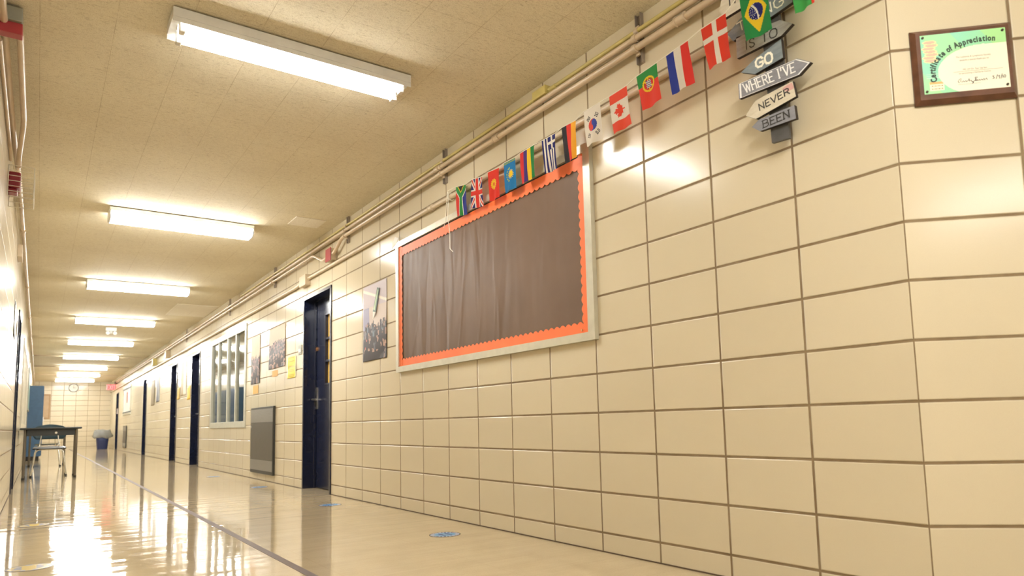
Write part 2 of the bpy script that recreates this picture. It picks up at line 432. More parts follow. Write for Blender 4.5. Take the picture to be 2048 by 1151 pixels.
# ------------------------------------------------------------------ doors
def door(n, fr, a, b, label, lite=True, handle_u=None, detail=True):
    root = bpy.data.objects.new('door_%d' % n, None); COL.objects.link(root)
    root.location = fr((a+b)/2, 0, 0); root['kind'] = 'structure'; root['label'] = label
    f = MB(); t = .035; g = .13
    # frame: jambs + head, wrapping from wall face into the opening
    for (u0, u1) in ((a-.0, a+t), (b-t, b)): f.fbox(fr, u0, u1, 0, DH-.001, -g, .012)
    f.fbox(fr, a, b, DH-t, DH-.001, -g, .0125)
    f.fbox(fr, a+t, a+t+.012, 0, DH-t, -g, -g+.028); f.fbox(fr, b-t-.012, b-t, 0, DH-t, -g, -g+.028)
    f.build('door_frame', M_NAVY, root, bevel=.004)
    l = MB(); dd = -g-.002
    if lite:
        w0, w1 = a+.40, a+.57; z0, z1 = 1.13, 1.87
        l.fbox(fr, a+t, w0, .008, DH-t, dd-.045, dd); l.fbox(fr, w1, b-t, .008, DH-t, dd-.045, dd)
        l.fbox(fr, w0, w1, .008, z0, dd-.045, dd); l.fbox(fr, w0, w1, z1, DH-t, dd-.045, dd)
        for zz in (z0+.24, z0+.485): l.fbox(fr, w0, w1, zz-.012, zz+.012, dd-.03, dd+.004)
        for (p0, p1, r0, r1) in ((w0-.02, w0, z0-.02, z1+.02), (w1, w1+.02, z0-.02, z1+.02), (w0, w1, z0-.02, z0), (w0, w1, z1, z1+.02)):
            l.fbox(fr, p0, p1, r0, r1, dd, dd+.008)
    else: l.fbox(fr, a+t, b-t, .008, DH-t, dd-.045, dd)
    leaf = l.build('door_leaf', M_NAVY2, root, bevel=.002)
    if lite:
        p = MB(); p.fbox(fr, w0, w1, z0, z1, dd-.03, dd-.026)
        o = p.build('papered_glass', simple('yellow_paper_behind_glass', (.78, .50, .12), .25, coat=.6), leaf); o['label'] = 'narrow glass lite covered with yellow paper'
    if detail:
        hu = b-t-.03
        h = MB(); h.fbox(fr, hu-.018, hu+.018, .86, 1.10, dd, dd+.008)
        h.tube([fr(hu, .965, dd+.006), fr(hu, .965, dd+.055)], .011)
        h.tube([fr(hu+.01, .965, dd+.055), fr(hu-.11, .965, dd+.05)], .010)
        o = h.build('door_handle', M_STEEL, leaf, smooth=True); o['label'] = 'satin steel lever on a tall plate'
        k = MB(); k.disc(fr(hu, 1.53, dd), fr.n, .024, .012)
        k.disc(fr(hu, 1.53, dd+.012), fr.n, .012, .006)
        o = k.build('deadbolt', M_BRASS, leaf, smooth=True); o['label'] = 'round brass lock cylinder'
    bk = MB(); bk.fbox(fr, a, b, 0, DH, -.238, -.22)
    bk.build('door_backing', M_BLACK, root)
    return root
door(1, WR, *DOORS[0], 'navy blue door with a narrow yellow-papered glass lite, nearest on the right wall')
door(2, WR, *DOORS[1], 'navy blue door just beyond the corridor window on the right wall', lite=False)
door(3, WR, *DOORS[2], 'third navy blue door along the right wall', lite=False)
door(4, WR, *DOORS[3], 'fourth navy blue door along the right wall', lite=False)
door(5, WR, *DOORS[4], 'navy blue exit door at the far end of the right wall', lite=False, detail=False)
door(6, WL, *LDOOR, 'navy blue door on the left wall', lite=False)

# ------------------------------------------------------------------ corridor window (right wall)
def window(n, fr, a, b, z0, z1, muls, fmat, label, glassmat):
    root = bpy.data.objects.new('window_%d' % n, None); COL.objects.link(root)
    root.location = fr((a+b)/2, z0, 0); root['kind'] = 'structure'; root['label'] = label
    f = MB(); t = .06
    for (u0, u1, v0, v1) in ((a-.03, a+t, z0-.03, z1+.03), (b-t, b+.03, z0-.03, z1+.03), (a+t, b-t, z0-.03, z0+t), (a+t, b-t, z1-t, z1+.03)):
        f.fbox(fr, u0, u1, v0, v1, -.05, .014)
    f.build('window_frame', fmat, root, bevel=.003)
    edges = [a+t] + muls + [b-t]
    for u in muls:
        k = MB(); k.fbox(fr, u-.03, u+.03, z0+t, z1-t, -.045, .008); k.build('mullion', fmat, root, bevel=.003)
    for i, (u0, u1) in enumerate(zip(edges, edges[1:])):
        k = MB(); k.fbox(fr, u0+(.03 if i else 0), u1-(.03 if i < len(edges)-2 else 0), z0+t, z1-t, -.022, -.017); k.build('window_pane', glassmat, root)
    return root
window(1, WR, *WIN, [9.87, 10.43, 11.10], M_WINFR, 'four-pane corridor window in a pale frame on the right wall', M_GLASS)
# dim room behind the window
mb = MB(); mb.box(.24, 3.0, 7.0, 7.1, 0, ZC); mb.box(.24, 3.0, 15.0, 15.1, 0, ZC); mb.box(3.0, 3.1, 7.0, 15.1, 0, ZC)
struct(mb.build('wall_inner', simple('room_paint', (.45, .40, .28), .7)))
window(2, WL, *LWIN, [12.95, 13.7, 14.45, 15.2, 15.95, 16.7], M_CREAM, 'long run of narrow panes in cream frames on the left wall',
       simple('frosted_cream_pane', (.52, .52, .46), .12, coat=.3))

# ------------------------------------------------------------------ ceiling lights
FY = [-4.8, -1.22, 2.36, 5.94, 9.53, 13.1, 16.66, 20.25, 23.95, 27.1, 30.1]
XA, XB = -1.925, -.70
def housing(y, w=.25):
    h = MB()
    h.box(XA, XB, y, y+w, ZC-.042, ZC-.008)
    return h
def wrap_light(y, label):
    t = thing('fluorescent_light', ((XA+XB)/2, y+.125, ZC), label, 'ceiling light', 'fluorescent lights along the corridor ceiling')
    t.location.z = ZC-.11
    h = housing(y); 
    for x in (XA+.12, XB-.22): h.box(x, x+.1, y+.05, y+.2, ZC-.01, ZC)
    for x in (XA, XB-.012): h.prism(Frame((x, y, ZC), (0, 1, 0), (0, 0, 1), (1, 0, 0)), [(0, -.04), (.25, -.04), (.25, -.082), (.205, -.115), (.045, -.115), (0, -.082)], 0, .012)
    h.build('housing', M_WHITE, t, bevel=.002)
    d = MB(); d.prism(Frame((XA+.0125, y, ZC), (0, 1, 0), (0, 0, 1), (1, 0, 0)), [(.003, -.0425), (.247, -.0425), (.247, -.081), (.203, -.112), (.047, -.112), (.003, -.081)], 0, XB-XA-.025)
    d.build('diffuser', M_DIFF, t)
    return t
def bare_light(y, label):
    t = thing('fluorescent_light', ((XA+XB)/2, y+.1, ZC-.1), label, 'ceiling light', 'fluorescent lights along the corridor ceiling')
    h = MB(); h.box(XA, XB, y, y+.20, ZC-.055, ZC-.008); h.box(XA, XB, y, y+.004, ZC-.080, ZC-.055); h.box(XA, XB, y+.196, y+.20, ZC-.080, ZC-.055)
    for x in (XA+.12, XB-.22): h.box(x, x+.1, y+.04, y+.16, ZC-.01, ZC)
    # end plates
    h.build('housing', M_WHITE, t, bevel=.002)
    b = MB(); b.prism(Frame((XA+.03, y, ZC), (0, 1, 0), (0, 0, 1), (1, 0, 0)), [(.075, -.055), (.125, -.055), (.108, -.074), (.092, -.074)], 0, XB-XA-.06)
    b.build('ballast_cover', M_WHITE, t)
    for dy in (.045, .155):
        k = MB(); k.tube([(XA+.060, y+dy, ZC-.090), (XB-.060, y+dy, ZC-.090)], .0165, 14)
        k.build('tube', M_TUBE, t, smooth=True)
        for x0, x1 in ((XA+.034, XA+.059), (XB-.059, XB-.034)):
            k = MB(); k.box(x0, x1, y+dy-.02, y+dy+.02, ZC-.112, ZC-.056); k.build('lampholder', M_SOCK, t, bevel=.004)
    return t
ORD = ['behind the camera end', 'nearest the angled wall with the plaque', None, 'second', 'third', 'fourth', 'fifth', 'sixth', 'seventh', 'eighth', 'ninth and farthest']
for i, y in enumerate(FY):
    if i == 2: bare_light(y, 'nearest ceiling light, two bare fluorescent tubes with no lens')
    elif i < 2: wrap_light(y, 'lit fluorescent ceiling light ' + ORD[i])
    else:
        extra = {3: ' before the pale square ceiling tile', 4: ' beside the paler ceiling tiles', 5: ' just before the small emergency light', 6: ' just beyond the emergency light', 10: ' by the wall clock'}.get(i, '')
        wrap_light(y, 'white-lensed fluorescent light, %s in the row%s' % (ORD[i], extra))

# ------------------------------------------------------------------ pipes on the right wall
def arc_pts(pts, r=.03, n=5):
    """round the corners of a polyline"""
    pts = [Vector(p) for p in pts]; out = [pts[0]]
    for a, b, c in zip(pts, pts[1:], pts[2:]):
        d0 = (a-b); d1 = (c-b); rr = min(r, d0.length*.45, d1.length*.45)
        p0 = b + d0.normalized()*rr; p1 = b + d1.normalized()*rr
        for k in range(n+1):
            t = k/n; out.append(p0*(1-t)**2 + b*2*t*(1-t) + p1*t*t)
    return out + [pts[-1]]
def pipe(pts, r, mat, label, cat='pipe', coups=(), r2=None, name='conduit', rc=.05):
    mbp = MB(); mbp.tube(arc_pts(pts, rc), r, 12)
    for c in coups:
        c = Vector(c); d = Vector((0, .028, 0)); mbp.tube([c-d, c+d], r*1.28, 12)
        mbp.tube([c-d*1.1, c-d*.8], r*1.42, 12); mbp.tube([c+d*.8, c+d*1.1], r*1.42, 12)
    return tag(mbp.build(name, mat, smooth=True), label, cat)
ZP1, ZP2, ZY = 2.539, 2.488, 2.582
WAo = lambda s, z, n: WA(s, z, n)
pipe([WA(.9, ZP1, .045), (-.045, -.02, ZP1), (-.045, YE, ZP1)], .0155, M_PIPE, 'upper beige conduit running the whole length of the right wall', coups=[(-.045, 3.3, ZP1), (-.045, 9.2, ZP1), (-.045, 13, ZP1), (-.045, 17, ZP1)])
pipe([WA(.9, ZP2, .045), (-.045, -.02, ZP2), (-.045, 5.28, ZP2), (-.045, 5.50, ZP2-.10), (-.04, 5.56, ZP2-.10)], .0165, M_PIPE, 'lower beige conduit ending in the red-faced box', coups=[(-.045, 2.48, ZP2), (-.045, .9, ZP2)])
pipe([(-.04, 5.70, 2.385), (-.042, 5.85, 2.375), (-.045, 6.15, ZP2), (-.045, YE, ZP2)], .0145, M_PIPE, 'thinner conduit leaving the red-faced box under the upper conduit', coups=[(-.045, 7.8, ZP2), (-.045, 9.9, ZP2)])
t = pipe([WA(.9, ZY, .03), (-.03, -.02, ZY), (-.03, 9.5, ZY+.012)], .0115, M_YELLOW, 'thin yellow conduit just under the ceiling on the right wall')
mb = MB(); mb.box(-.062, 0, 1.93, 2.06, ZY-.022, ZY+.030); mb.tube([(-.03, 1.86, ZY), (-.03, 1.93, ZY)], .0155); mb.tube([(-.03, 2.06, ZY), (-.03, 2.10, ZY)], .0155)
tag(mb.build('junction_box', M_YELLOW, bevel=.008), 'yellow junction fitting on the thin yellow conduit', 'junction box')
def strut(y, label):
    t = thing('strut_bracket', (0, y, 2.44), label, 'bracket', 'pipe hangers on the right wall')
    k = MB(); k.box(-.004, 0, y-.02, y+.02, 2.42, ZC-.002); k.box(-.022, -.004, y-.02, y-.016, 2.42, ZC-.002); k.box(-.022, -.004, y+.016, y+.02, 2.42, ZC-.002)
    k.build('channel', M_STRUT, t)
    for z, r, x in ((ZP1, .0165, -.045), (ZP2, .0175, -.045), (ZY, .0125, -.03)):
        c = MB(); c.tube([(x, y-.012, z), (x, y+.012, z)], r+.004, 12); c.box(-.03, -.02, y-.012, y+.012, z-r-.014, z+r+.014)
        c.build('clamp', M_PIPE, t, smooth=True)
for y, s in ((1.2, 'above the country flags'), (3.24, 'above the flag string knot'), (5.21, 'beside the red-faced box'), (7.75, 'beyond the first door'), (10.3, 'above the corridor window'), (14.2, 'between the second and third doors')):
    strut(y, 'pipe hanger channel ' + s)
# cream surface raceway
ZW = 2.288
pipe([WA(.9, ZW, .022), (-.022, -.02, ZW), (-.022, 6.38, ZW)], .0175, M_PIPE2, 'cream raceway pipe behind the flags, ending over the first door', coups=[(-.022, 3.45, ZW)], name='raceway', cat='raceway')
pipe([(-.024, 6.60, ZW-.012), (-.024, 6.85, ZW-.03), (-.024, YE, ZW-.03)], .019, M_PIPE2, 'cream raceway pipe above the far doors of the right wall', name='raceway', cat='raceway')
mb = MB(); mb.box(-.06, 0, 6.38, 6.60, 2.215, 2.335); tag(mb.build('junction_box', M_PIPE2, bevel=.004), 'cream junction box on the raceway over the first door', 'junction box')
t = thing('alarm_junction_box', (-.035, 5.63, 2.325), 'red-faced beige junction box between two conduits near the first door', 'junction box')
mb = MB(); mb.box(-.06, 0, 5.555, 5.70, 2.325, 2.445); mb.build('box', M_PIPE2, t, bevel=.002)
mb = MB(); mb.box(-.066, -.06, 5.55, 5.705, 2.32, 2.45); o = mb.build('cover', M_RED, t, bevel=.001); o['label'] = 'flat red cover plate'
for y, l in ((16.4, 'beige junction box under the conduits before the fourth door'), (18.6, 'yellowish junction box under the conduits near the fourth door')):
    mb = MB(); mb.box(-.09, 0, y, y+.22, 2.30, 2.47); tag(mb.build('junction_box', M_PIPE2 if y < 17 else M_YELLOW, bevel=.004), l, 'junction box')
# conduits crossing the ceiling to far fixtures
for y, l in ((20.75, 'conduit crossing the ceiling to the sixth light'), (24.3, 'conduit crossing the ceiling to the seventh light'), (27.9, 'conduit crossing the ceiling to the eighth light')):
    pipe([(XL+.06, y, ZC-.02), (-.1, y, ZC-.02)], .014, M_PIPE2, l, name='ceiling_conduit')

# ------------------------------------------------------------------ left wall pipes, strobe
pipe([(XL+.028, -6.0, 2.60), (XL+.028, 3.9, 2.60), (XL+.034, 4.5, 2.585), (XL+.045, 5.2, 2.585), (XL+.045, YE, 2.59)], .016, M_PIPE, 'beige conduit along the top of the left wall', coups=[(XL+.045, 6.9, 2.585), (XL+.045, 10, 2.585), (XL+.045, 13, 2.585)])
pipe([(XL+.088, 2.88, 2.60), (XL+.088, 4.05, 2.60), (XL+.055, 4.58, 2.53), (XL+.055, 4.62, 2.48)], .0155, M_PIPE, 'bent conduit from the red and grey box to the caged alarm', rc=.09)
pipe([(XL+.012, 2.9, 2.555), (XL+.012, 4.45, 2.545), (XL+.014, 4.55, 2.50)], .010, M_PIPE, 'thin conduit under the left wall conduit')
t = thing('fire_alarm_box', (XL+.06, 2.8, 2.50), 'grey and dark red box high on the left wall near the ceiling', 'alarm box')
mb = MB(); mb.box(XL, XL+.098, 2.76, 2.90, 2.60, 2.668); mb.build('back_box', M_GREYBOX, t, bevel=.004)
mb = MB(); mb.box(XL, XL+.10, 2.78, 2.84, 2.545, 2.60); o = mb.build('cover', M_RED, t, bevel=.003); o['label'] = 'dark red lower cover'
t = thing('caged_alarm_horn', (XL+.07, 4.7, 2.27), 'dark red alarm horn inside a white wire cage on the left wall', 'alarm')
mb = MB(); mb.box(XL, XL+.07, 4.64, 4.80, 2.345, 2.455); mb.box(XL, XL+.055, 4.66, 4.78, 2.315, 2.345)
mb.build('horn', M_DRED, t, bevel=.01)
mb = MB()
x0, x1, y0, y1, z0, z1 = XL+.004, XL+.145, 4.58, 4.86, 2.265, 2.478
for yy in (y0, y1):
    for k in range(7):
        z = z0+(z1-z0)*k/6; mb.tube([(x0, yy, z), (x1, yy, z)], .0022, 6)
for k in range(7):
    z = z0+(z1-z0)*k/6; mb.tube([(x1, y0, z), (x1, y1, z)], .0022, 6)
for (x, yy) in ((x0, y0), (x1, y0), (x0, y1), (x1, y1), (x1, (y0+y1)/2)): mb.tube([(x, yy, z0), (x, yy, z1)], .003, 6)
mb.build('wire_cage', M_CREAM, t, smooth=True)
mb = MB(); mb.box(XL, XL+.04, 7.2, 7.5, 2.40, 2.52); tag(mb.build('junction_box', M_PIPE2, bevel=.003), 'tan junction box beside the left wall conduit', 'junction box')

# ------------------------------------------------------------------ bulletin board
t = thing('bulletin_board', (-.015, 2.83, 1.085), 'large bulletin board covered in blank brown paper with a scalloped orange border', 'bulletin board')
A0, A1, B0, B1 = 1.60, 4.085, 1.088, 2.160; FWD = .05
mb = MB()
def bar(mb, fr, pts, n0, n1): mb.prism(fr, pts, n0, n1)
i0, i1, j0, j1 = A0+.055, A1-.045, B0+.045, B1-.045
bar(mb, WR, [(A0, B0), (A1, B0), (i1, j0), (i0, j0)], .001, .028); bar(mb, WR, [(A0, B1), (i0, j1), (i1, j1), (A1, B1)], .001, .028)
bar(mb, WR, [(A0, B0), (i0, j0), (i0, j1), (A0, B1)], .001, .028); bar(mb, WR, [(A1, B0), (A1, B1), (i1, j1), (i1, j0)], .001, .028)
mb.build('frame', M_FRAME, t, bevel=.003)
# wrinkled brown paper
mb = MB(); nu, nv = 300, 90
rnd = random.Random(3)
cre = [(rnd.uniform(i0+.1, i1), rnd.uniform(j0, j1), rnd.uniform(-.14, .14)*(1 if rnd.random() < .75 else 3), rnd.uniform(.010, .034), rnd.uniform(.12, .5), rnd.uniform(-1, 1)) for _ in range(120)]
def disp(u, v):
    s = (u-i0)/(i1-i0)           # 0 near side (right in view) .. 1 far
    d = .0010*math.sin(u*23+1.5*math.sin(v*3))*(0.3+s) + .0008*math.sin(u*41+v*6+2*math.sin(v*2.1))*(.2+s*s)
    for (cu, cv, sl, wd, ln, am) in cre:
        x = (u-cu-sl*(v-cv)-.012*math.sin((v-cv)*9+am*6)); y = (v-cv)/ln
        if abs(x) < wd*3 and abs(y) < 2: d += .0022*am*math.exp(-(x/wd)**2 - y*y)*(.3+.9*s)
    return d
grid = [[WR(i0+(i1-i0)*a/nu, j0+(j1-j0)*b/nv, .010+disp(i0+(i1-i0)*a/nu, j0+(j1-j0)*b/nv)) for b in range(nv+1)] for a in range(nu+1)]
vs = [p for r in grid for p in r]
mb.add(vs, [(a*(nv+1)+b, a*(nv+1)+b+1, (a+1)*(nv+1)+b+1, (a+1)*(nv+1)+b) for a in range(nu) for b in range(nv)])
mb.build('backing_paper', M_KRAFT, t, smooth=True)
# scalloped border
def scallop(mb, u0, u1, outer, inner, horiz, n, amp, z0, z1):
    """strip from outer to inner with wavy inner edge"""
    steps = n*10; P = []
    for k in range(steps+1):
        s = u0+(u1-u0)*k/steps; a = inner + (inner-outer)/abs(inner-outer)*amp*abs(math.sin(math.pi*n*k/steps))
        P.append((s, a))
    for (s0, a0), (s1, a1) in zip(P, P[1:]):
        q4 = [(s0, outer), (s1, outer), (s1, a1), (s0, a0)]
        if not horiz: q4 = [(b, a) for a, b in q4]
        mb.prism(WR, q4, z0, z1)
for args, nm in (((i0, i1, j0, j0+.05, True, 46, .013, .0145, .0155), 'bottom'), ((i0, i1, j1-.010, j1-.068, True, 46, .013, .0150, .0160), 'top'),
             ((j0, j1, i0, i0+.045, False, 19, .013, .0165, .0175), 'near'), ((j0, j1, i1, i1-.05, False, 19, .013, .0165, .0175), 'far')):
    mb = MB(); scallop(mb, *args); mb.build('border_strip', M_ORANGE, t)
mb = MB(); mb.fbox(WR, i0, i1, j1-.012, j1, .001, .0125); o = mb.build('painted_shadow_line', M_BLACK, t)  # solid black strip painting in the shadow line under the top frame bar
mb = MB(); mb.disc(WR(1.715, 1.150, .0175), WR.n, .006, .004, 10); mb.build('push_pin', M_BRASS, t)
mb = MB(); mb.prism(WR, [(4.10, 2.14), (4.155, 2.12), (4.15, 2.17), (4.09, 2.215), (4.02, 2.19), (4.05, 2.165)], .0285, .030)
tag(mb.build('paper_scrap', M_PAPER), 'torn white paper scrap taped at the far top corner of the bulletin board', 'paper')

# ------------------------------------------------------------------ flags on a string
RED, WHT, BLU, GRN, YEL, BLK = srgb(222, 62, 52), srgb(232, 226, 214), srgb(58, 68, 150), srgb(58, 148, 76), srgb(240, 205, 50), srgb(52, 50, 54)
NAV = srgb(44, 46, 112); LBL = srgb(42, 128, 190); GOL = srgb(246, 178, 52)
def sd_seg(p, a, b):
    ax, ay = a; bx, by = b; px, py = p; dx, dy = bx-ax, by-ay
    t = max(0, min(1, ((px-ax)*dx+(py-ay)*dy)/(dx*dx+dy*dy))); return math.hypot(px-ax-t*dx, py-ay-t*dy)
# x: 0..1 left to right as seen, y: 0..1.5 downwards (same unit)
def f_sa(x, y):
    ds = [sd_seg((x, y), (-.05, -.05), (.5, .55)), sd_seg((x, y), (1.05, -.05), (.5, .55)), sd_seg((x, y), (.5, .55), (.5, 1.6))]
    d = min(ds)
    if d < .115: return GRN
    if d < .165: return YEL if y < .5 and abs(x-.5) < (.55-y) else WHT
    if y < .5 and abs(x-.5) < (.55-y): return BLK
    return RED if x < .5 else BLU
def f_uk(x, y):
    X, Y = abs(x-.5), abs(y-.75)
    if X < .105 or Y < .105: return RED
    if X < .175 or Y < .175: return WHT
    d = abs(X*.75*2 - Y)/math.hypot(1.5, 1) * 1.0
    s = (x-.5)*(y-.75) > 0
    off = (x-.5)*1.5 - (y-.75) if s else (x-.5)*1.5 + (y-.75)
    if d < .035 : return RED
    if d < .105: return WHT
    return NAV
def f_kg(x, y):
    r = math.hypot(x-.5, y-.72); a = math.atan2(y-.72, x-.5)
    if r < .10: return srgb(225, 120, 45)
    if r < .16: return YEL
    if r < .25+.03*math.cos(a*16): return YEL if r > .18 else srgb(230, 140, 50)
    return srgb(224, 62, 48)
def f_kz(x, y):
    if y < .14: return srgb(150, 170, 70) if math.sin(x*60)+math.sin(y*70) > -.3 else LBL
    r = math.hypot(x-.62, y-.72); a = math.atan2(y-.72, x-.62)
    if r < .16: return YEL
    if r < .23 and math.cos(a*14) > 0: return YEL
    if abs(math.hypot(x-.58, y-.72)-.33) < .035 and x < .55 and math.sin(y*50) > -.5: return srgb(190, 200, 80)
    return LBL
def f_mu(x, y): return (srgb(215, 58, 55), srgb(74, 60, 130), srgb(243, 203, 50), srgb(40, 135, 70))[min(3, int(x*4))]
def f_gr(x, y):
    st = NAV if int(x*9) % 2 == 0 else WHT
    if x > .44 and y < .56:
        return WHT if abs(x-.72) < .055 or abs(y-.28) < .055 else NAV
    return st
def f_de(x, y): return (BLK, srgb(226, 64, 52), GOL)[min(2, int(x*3))]
def f_kr(x, y):
    dx, dy = x-.5, y-.75; r = math.hypot(dx, dy)
    if r < .25:
        c = math.cos(.6); s = math.sin(.6); a, b = dx*c+dy*s, -dx*s+dy*c
        side = a < 0
        if math.hypot(a, b-.125) < .125: side = True
        if math.hypot(a, b+.125) < .125: side = False
        return srgb(226, 84, 74) if side else srgb(62, 78, 168)
    for (cx, cy, pat) in ((.27, .42, 0), (.76, .40, 5), (.76, 1.12, 3), (.26, 1.14, 7)):
        ax, ay = (cx-.5), (cy-.75); L = math.hypot(ax, ay); ax /= L; ay /= L
        a = (x-cx)*ax+(y-cy)*ay; b = -(x-cx)*ay+(y-cy)*ax
        if abs(a) < .09 and abs(b) < .10:
            k = int((a+.09)/.06); fr_ = ((a+.09)/.06) % 1
            if fr_ < .62 and not (pat >> k & 1 and abs(b) < .018): return BLK
    return WHT
LEAF = [(0, -.30), (.055, -.19), (.12, -.215), (.095, -.06), (.165, -.13), (.19, -.08), (.275, -.095), (.235, .0), (.27, .03), (.14, .125), (.155, .175), (.015, .155), (.015, .29)]
LEAF = LEAF + [(-a, b) for a, b in LEAF[::-1]]
def inpoly(x, y, P):
    c = False
    for (x1, y1), (x2, y2) in zip(P, P[1:]+P[:1]):
        if (y1 > y) != (y2 > y) and x < (x2-x1)*(y-y1)/(y2-y1)+x1: c = not c
    return c
def f_ca(x, y):
    if y < .38 or y > 1.12: return srgb(232, 84, 62)
    a = (y-.75); b = (x-.47)          # leaf lies sideways, stem to the right
    return srgb(230, 76, 56) if inpoly(a*1.0, b*1.0, LEAF) else WHT
def f_pt(x, y):
    r = math.hypot(x-.5, y-.60); 
    if r < .31:
        if abs(x-.5) < .12 and abs(y-.6) < .14: return srgb(60, 60, 120) if (int(x*22)+int(y*22)) % 2 else WHT
        if abs(r-.27) < .035 or abs(y-.6-(x-.5)*.8) < .03 or abs(x-.5) < .02: return YEL
        if r < .20: return srgb(214, 58, 50)
        return srgb(120, 110, 50) if y < .6 else srgb(214, 70, 50)
    return GRN if y < .60 else srgb(232, 72, 58)
def f_nl(x, y): return (srgb(50, 66, 160), WHT, srgb(222, 62, 56))[min(2, int(x*3))]
def f_dk(x, y): return WHT if abs(x-.52) < .085 or abs(y-.55) < .085 else srgb(226, 70, 50)
def f_br(x, y):
    if math.hypot(x-.5, (y-.75)) < .25:
        if abs(math.hypot(x-.05, y-.9)-.50) < .03: return WHT
        return NAV if (math.sin(x*90)*math.sin(y*83) < .72 or x > .5) else WHT
    return YEL if abs(x-.5)/.42+abs(y-.75)/.64 < 1 else srgb(48, 142, 76)
def f_gn(x, y): return srgb(70, 165, 84) if x < .86 else srgb(226, 70, 55)
FLAGS = [
 ('SA', f_sa, [[0.053, 3.0083, 2.3174], [0.058, 2.8635, 2.2927], [0.057, 2.8701, 2.0847], [0.053, 3.0144, 2.1079]], 'small flag with a green Y between red and blue, farthest along the string'),
 ('UK', f_uk, [[0.06, 2.7772, 2.3005], [0.065, 2.6362, 2.2748], [0.065, 2.6357, 2.0805], [0.059, 2.807, 2.1053]], 'small red, white and navy Union flag hanging sideways'),
 ('KG', f_kg, [[0.068, 2.5599, 2.2799], [0.072, 2.4192, 2.2667], [0.072, 2.4264, 2.0817], [0.068, 2.5573, 2.0839]], 'small red flag with a yellow sun'),
 ('KZ', f_kz, [[0.074, 2.3595, 2.2749], [0.079, 2.2252, 2.268], [0.079, 2.233, 2.0833], [0.074, 2.3671, 2.0853]], 'small sky blue flag with a yellow sun and gold band'),
 ('MU', f_mu, [[0.081, 2.1693, 2.2726], [0.086, 2.0177, 2.2728], [0.085, 2.0356, 2.0888], [0.081, 2.1653, 2.0795]], 'small flag with red, purple, yellow and green upright stripes'),
 ('GR', f_gr, [[0.089, 1.9368, 2.2666], [0.093, 1.8041, 2.2626], [0.093, 1.8063, 2.0631], [0.089, 1.9208, 2.0667]], 'small navy and white striped flag with a white cross'),
 ('DE', f_de, [[0.096, 1.7412, 2.2701], [0.1, 1.6125, 2.2637], [0.1, 1.6211, 2.0654], [0.096, 1.7314, 2.0663]], 'small flag with black, red and gold upright stripes'),
 ('KR', f_kr, [[0.102, 1.5419, 2.282], [0.107, 1.4058, 2.2795], [0.107, 1.4055, 2.0892], [0.102, 1.5392, 2.0916]], 'small white flag with a red and blue circle at the corner of the bulletin board'),
 ('CA', f_ca, [[0.11, 1.3322, 2.2777], [0.114, 1.2007, 2.2796], [0.115, 1.1878, 2.0842], [0.11, 1.3154, 2.0767]], 'small red and white flag with a maple leaf'),
 ('PT', f_pt, [[0.117, 1.1288, 2.2926], [0.122, 0.9896, 2.2977], [0.122, 0.9761, 2.1217], [0.118, 1.1026, 2.1127]], 'small green over red flag with a yellow ringed shield'),
 ('NL', f_nl, [[0.124, 0.9289, 2.3014], [0.128, 0.7953, 2.3097], [0.129, 0.7718, 2.1083], [0.124, 0.9143, 2.1134]], 'small flag with blue, white and red upright stripes'),
 ('DK', f_dk, [[0.131, 0.7175, 2.3214], [0.136, 0.5814, 2.3234], [0.136, 0.5785, 2.1335], [0.132, 0.6913, 2.1295]], 'small red flag with a white cross beside the wooden signs'),
 ('BR', f_br, [[0.139, 0.5088, 2.361], [0.143, 0.3753, 2.3527], [0.144, 0.3708, 2.1504], [0.139, 0.4921, 2.1568]], 'small green flag with a yellow diamond and blue globe, before the wooden signs'),
 ('GN', f_gn, [[0.147, 0.2855, 2.3671], [0.15, 0.1856, 2.3559], [0.15, 0.1843, 2.1556], [0.147, 0.2663, 2.1551]], 'green flag with a red edge at the top of the picture, nearest the corner'),
]
tops = []
for idx, (k, fn, Q, lab) in enumerate(FLAGS):
    c = [Vector((-d, y, z)) for d, y, z in Q]
    tops += [c[0], c[1]]
    mb = MB(); nu, nv = 44, 66; ph = idx*1.7; V = []
    for j in range(nv+1):
        t_ = j/nv
        for i in range(nu+1):
            s = i/nu
            p = (c[0]*(1-s)+c[1]*s)*(1-t_) + (c[3]*(1-s)+c[2]*s)*t_
            p = p + Vector((-.006*math.sin(s*5+ph)*t_ - .003*math.sin(s*11+t_*4+ph)*t_ + .010*t_*t_, 0, 0))
            V.append(p)
    mb.v = V
    for j in range(nv):
        for i in range(nu):
            a = j*(nu+1)+i
            mb.f.append([a, a+nu+1, a+nu+2, a+1]); mb.m.append(0)
            mb.c.append(fn((i+.5)/nu, (j+.5)/nv*1.5))
    o = mb.build('country_flag', M_FLAG, smooth=True, origin=(c[0]+c[1])/2)
    tag(o, lab, 'flag', 'little country flags along the string')
mb = MB()
P0 = Vector((-.052, 3.13, 2.325))
path = [P0] + tops + [Vector((-.16, .02, 2.40)), Vector((-.22, -.30, 2.50))]
mb.tube(path, .0022, 6)
# knot on the raceway and two hanging tails
for dy in (0, .012): mb.tube([(-.022+.026*math.cos(a), 3.13+dy, ZW+.026*math.sin(a)) for a in [k*math.pi/6 for k in range(13)]], .0028, 6)
mb.tube([(-.05, 3.13, 2.32), (-.052, 3.125, 2.25), (-.053, 3.13, 2.12), (-.045, 3.12, 2.02), (-.048, 3.115, 1.90), (-.046, 3.075, 1.868)], .0028, 6)
mb.tube([(-.05, 3.14, 2.32), (-.056, 3.15, 2.2), (-.052, 3.17, 2.12), (-.05, 3.20, 2.07)], .0024, 6)
tag(mb.build('flag_string', M_STRING, smooth=True), 'white string carrying the little flags, knotted to the cream raceway with tails hanging down', 'string')

